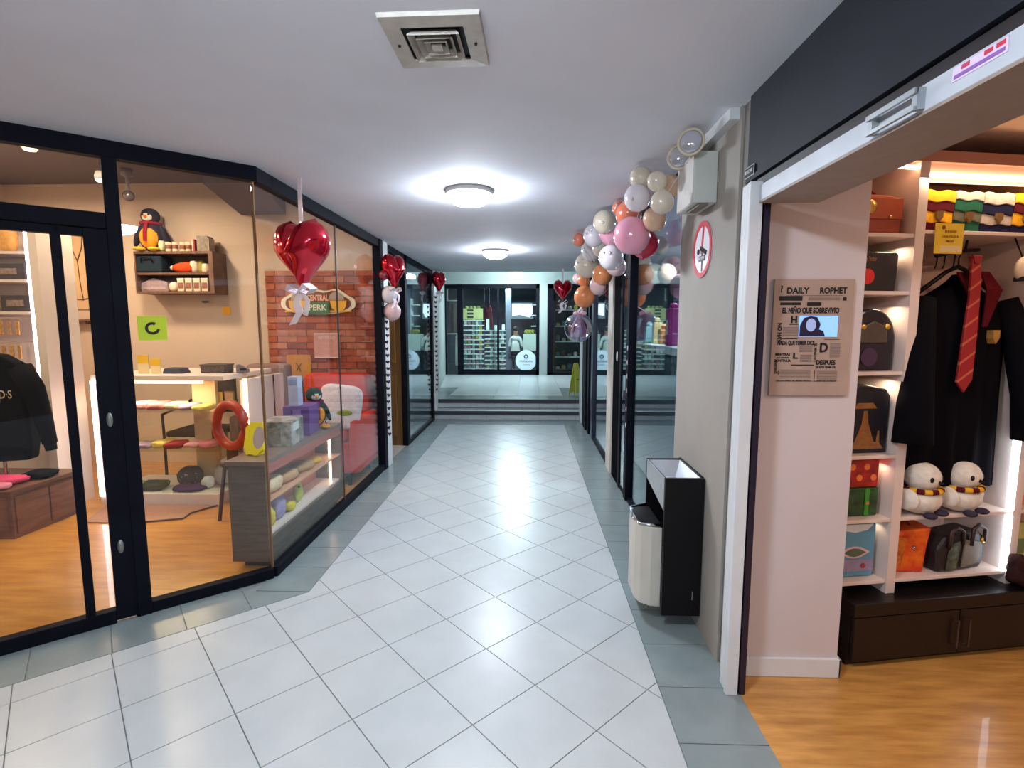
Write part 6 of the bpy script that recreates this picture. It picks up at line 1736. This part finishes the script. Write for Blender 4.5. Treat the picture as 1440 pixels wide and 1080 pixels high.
for i, (x_, c_, cn) in enumerate(((-1.22, (74, 40, 56), 'wine'), (-1.08, (100, 48, 60), 'dark rose'))):
    t = thing('hanging_garment', '%s garment hanging high behind the two racks' % cn, 'clothing', (x_, 14.2, 1.5))
    MB().prism([(-0.09, 0), (0.09, 0), (0.06, 0.5), (0, 0.58), (-0.06, 0.5)], -0.08, 0.08, 'y').build('cloth', cloth('hung_' + cn.replace(' ', '_'), c_), t)
    MB().tube([(0, 0, 0.58), (0, 0, 1.39)], 0.006, 6).build('cord', CHROME, t)
# inner partition, lit panel, counter
struct('wall_right', MB().box(-0.66, 14.6, 0.3, -0.50, 14.7, 2.9), mat('slate_partition', (110, 124, 138), 0.6, noise=0.1))
lp = thing('lit_panel', 'glowing white blue display panel on the back wall of the far shop', 'light panel', (-0.17, 15.6, 1.98))
MB().box(-0.36, 0, -0.24, 0.30, 0.05, 0.24).build('housing', mat('panel_frame', (150, 180, 190), 0.5), lp)
MB().prism([(-0.33, 0.2), (0.26, 0.2), (0.28, -0.05), (0.2, -0.2), (-0.1, -0.12), (-0.33, -0.15)], -0.012, 0, 'y').build('glow', mat('panel_glow', (205, 235, 255), 0.4, emit=2.4), lp)
MB().box(-0.02, 0.05, -0.02, 0.02, 1.3, 0.02).build('mount', mat('panel_frame', (150, 180, 190)), lp)
wc = thing('sales_counter', 'pale sales counter beside the seated person in the far shop', 'counter', (0.045, 14.1, 0.3))
MB().box(-0.20, -0.25, 0.56, 0.24, 0.25, 1.0).build('body', mat('pale_mint', (206, 226, 216), 0.5), wc, bev=0.006)
MB().box(-0.18, -0.2, 0, 0.22, 0.2, 0.56).build('base', mat('slate_base', (40, 50, 60), 0.5), wc)
for i, q in enumerate((-0.08, 0.0, 0.08)):
    t = lump('bouquet', ('left', 'middle', 'right')[i] + ' yellow green bunch of flowers on the pale sales counter', 'flowers', (0.02 + q, 14.0, 1.301), (0.06, 0.05, 0.06), mat('bouquet', (170, 180, 70), 0.8, rgb2=(50, 70, 50), scale=30), 200 + i, 0.2, 0.9)
# seated person (skinned body)
def person():
    t = thing('person', 'person in white shirt and dark trousers sitting in the far shop', 'person', (-0.36, 14.0, 0.30), 1.5)
    V = [(0, 0, 0.50), (0, 0.01, 0.68), (0.02, 0.0, 0.86), (0.03, 0.0, 0.97), (0.04, 0, 1.03), (0.05, 0, 1.09), (0.055, -0.005, 1.17),
         (-0.04, -0.15, 0.90), (-0.02, -0.19, 0.70), (0.14, -0.22, 0.66), (0.07, 0.15, 0.90), (0.08, 0.19, 0.70), (0.22, 0.16, 0.64),
         (0.02, -0.08, 0.49), (0.36, -0.10, 0.49), (0.34, -0.10, 0.10), (0.02, 0.08, 0.49), (0.36, 0.10, 0.49), (0.36, 0.10, 0.10), (0.43, -0.10, 0.04), (0.45, 0.10, 0.04)]
    E_ = [(0, 1), (1, 2), (2, 3), (3, 4), (4, 5), (5, 6), (3, 7), (7, 8), (8, 9), (3, 10), (10, 11), (11, 12), (0, 13), (13, 14), (14, 15), (15, 19), (0, 16), (16, 17), (17, 18), (18, 20)]
    rad = [.13, .125, .14, .10, .05, .07, .075, .05, .042, .03, .05, .042, .03, .085, .065, .045, .085, .065, .045, .035, .035]
    me = bpy.data.meshes.new('body'); me.from_pydata(V, E_, [])
    o = bpy.data.objects.new('body', me); COL.objects.link(o); o.parent = t
    sk = o.modifiers.new('skin', 'SKIN'); sk.use_smooth_shade = True
    for i, v in enumerate(me.skin_vertices[0].data):
        v.radius = (rad[i], rad[i]); v.use_root = (i == 0)
    sb = o.modifiers.new('sub', 'SUBSURF'); sb.levels = 1; sb.render_levels = 1
    m_ = bpy.data.materials.new('person_clothes'); m_.use_nodes = True; nt = m_.node_tree
    b = nt.nodes['Principled BSDF']; b.inputs['Roughness'].default_value = 0.8
    tcn = nt.nodes.new('ShaderNodeTexCoord'); spx = nt.nodes.new('ShaderNodeSeparateXYZ'); nt.links.new(tcn.outputs['Object'], spx.inputs[0])
    rp = nt.nodes.new('ShaderNodeValToRGB'); rp.color_ramp.interpolation = 'CONSTANT'
    e = rp.color_ramp.elements; e[0].position = 0; e[0].color = lin((40, 44, 56)); e[1].position = 0.57; e[1].color = lin((222, 232, 226))
    e3 = rp.color_ramp.elements.new(0.995); e3.color = lin((170, 124, 100))
    nt.links.new(spx.outputs[2], rp.inputs[0]); nt.links.new(rp.outputs[0], b.inputs['Base Color'])
    me.materials.append(m_)
    MB().ball((0.045, 0, 1.19), (0.085, 0.082, 0.075), seg=14, rings=9).build('hair', mat('dark_hair', (40, 32, 32), 0.7), t)
    MB().ball((0.13, 0, 1.15), (0.012, 0.012, 0.016), seg=8, rings=6).build('nose', mat('skin_tone', (170, 124, 100), 0.6), t)
    t.scale = (0.92, 0.92, 0.96)
    return t
person()
stl = thing('stool', 'dark stool under the seated person in the far shop', 'stool', (-0.36, 14.0, 0.30))
MB().lathe([(0.17, 0.37), (0.18, 0.39), (0.17, 0.41)], (0, 0, 0), 18).build('seat', BLACKP, stl)
for q in range(4):
    a = q * 1.571 + 0.78
    MB().tube([(0.12 * math.cos(a), 0.12 * math.sin(a), 0.38), (0.17 * math.cos(a), 0.17 * math.sin(a), 0)], 0.012, 6).build('leg', CHROME, stl)
# shelves on the right inside of the far shop
bs = thing('wall_shelves', 'pale wall shelves at the right inside the far shop', 'shelf', (0.16, 14.8, 0.3))
for z_ in (0.9, 1.2, 1.5, 1.8):
    MB().box(-0.1, -0.15, z_, 0.12, 0.15, z_ + 0.03).build('shelf', RK, bs)
MB().box(0.10, -0.15, 0, 0.13, 0.15, 2.0).build('back_upright', RK, bs)
# shelf cabinet behind far right window
fc = thing('shelf_cabinet', 'reddish wood shelf cabinet behind the far right window', 'cabinet', (0.95, 13.5, 0.3))
RW = mat('red_wood', (104, 66, 58), 0.5, noise=0.2, stretch=(1, 1, 6))
MB().box(-0.32, -0.02, 0, -0.27, 0.3, 1.9).build('side_panel', RW, fc)
MB().box(0.40, -0.02, 0, 0.45, 0.3, 1.9).build('side_panel', RW, fc)
MB().box(-0.27, 0.28, 0, 0.40, 0.3, 1.9).build('back_panel', mat('dark_back', (54, 56, 62), 0.6), fc)
for z_ in (0.06, 0.4, 0.8, 1.2, 1.62):
    MB().box(-0.27, -0.01, z_, 0.40, 0.28, z_ + 0.025).build('shelf', RW if z_ < 0.1 else RK, fc)
cl_ = [('white', (206, 206, 200)), ('yellow', (200, 190, 80)), ('teal', (90, 150, 150)), ('brown', (110, 80, 66)), ('grey', (140, 146, 150))]
for zi, z_ in enumerate((0.086, 0.426, 0.826, 1.226, 1.646)):
    for j in range(4):
        cn, c_ = cl_[(zi * 2 + j) % 5]
        lump('small_parcel', '%s small item on cabinet shelf %s behind the far right window, %s' % (cn, ('one', 'two', 'three', 'four', 'five')[zi], ('first', 'second', 'third', 'fourth')[j]), 'goods', (0.76 + j * 0.155, 13.6, 0.3 + z_), (0.05, 0.05, 0.04 + 0.02 * ((zi + j) % 3)), mat('parcel_' + cn, c_, 0.5, noise=0.3, scale=20), 300 + zi * 5 + j, 0.08, 0.6)
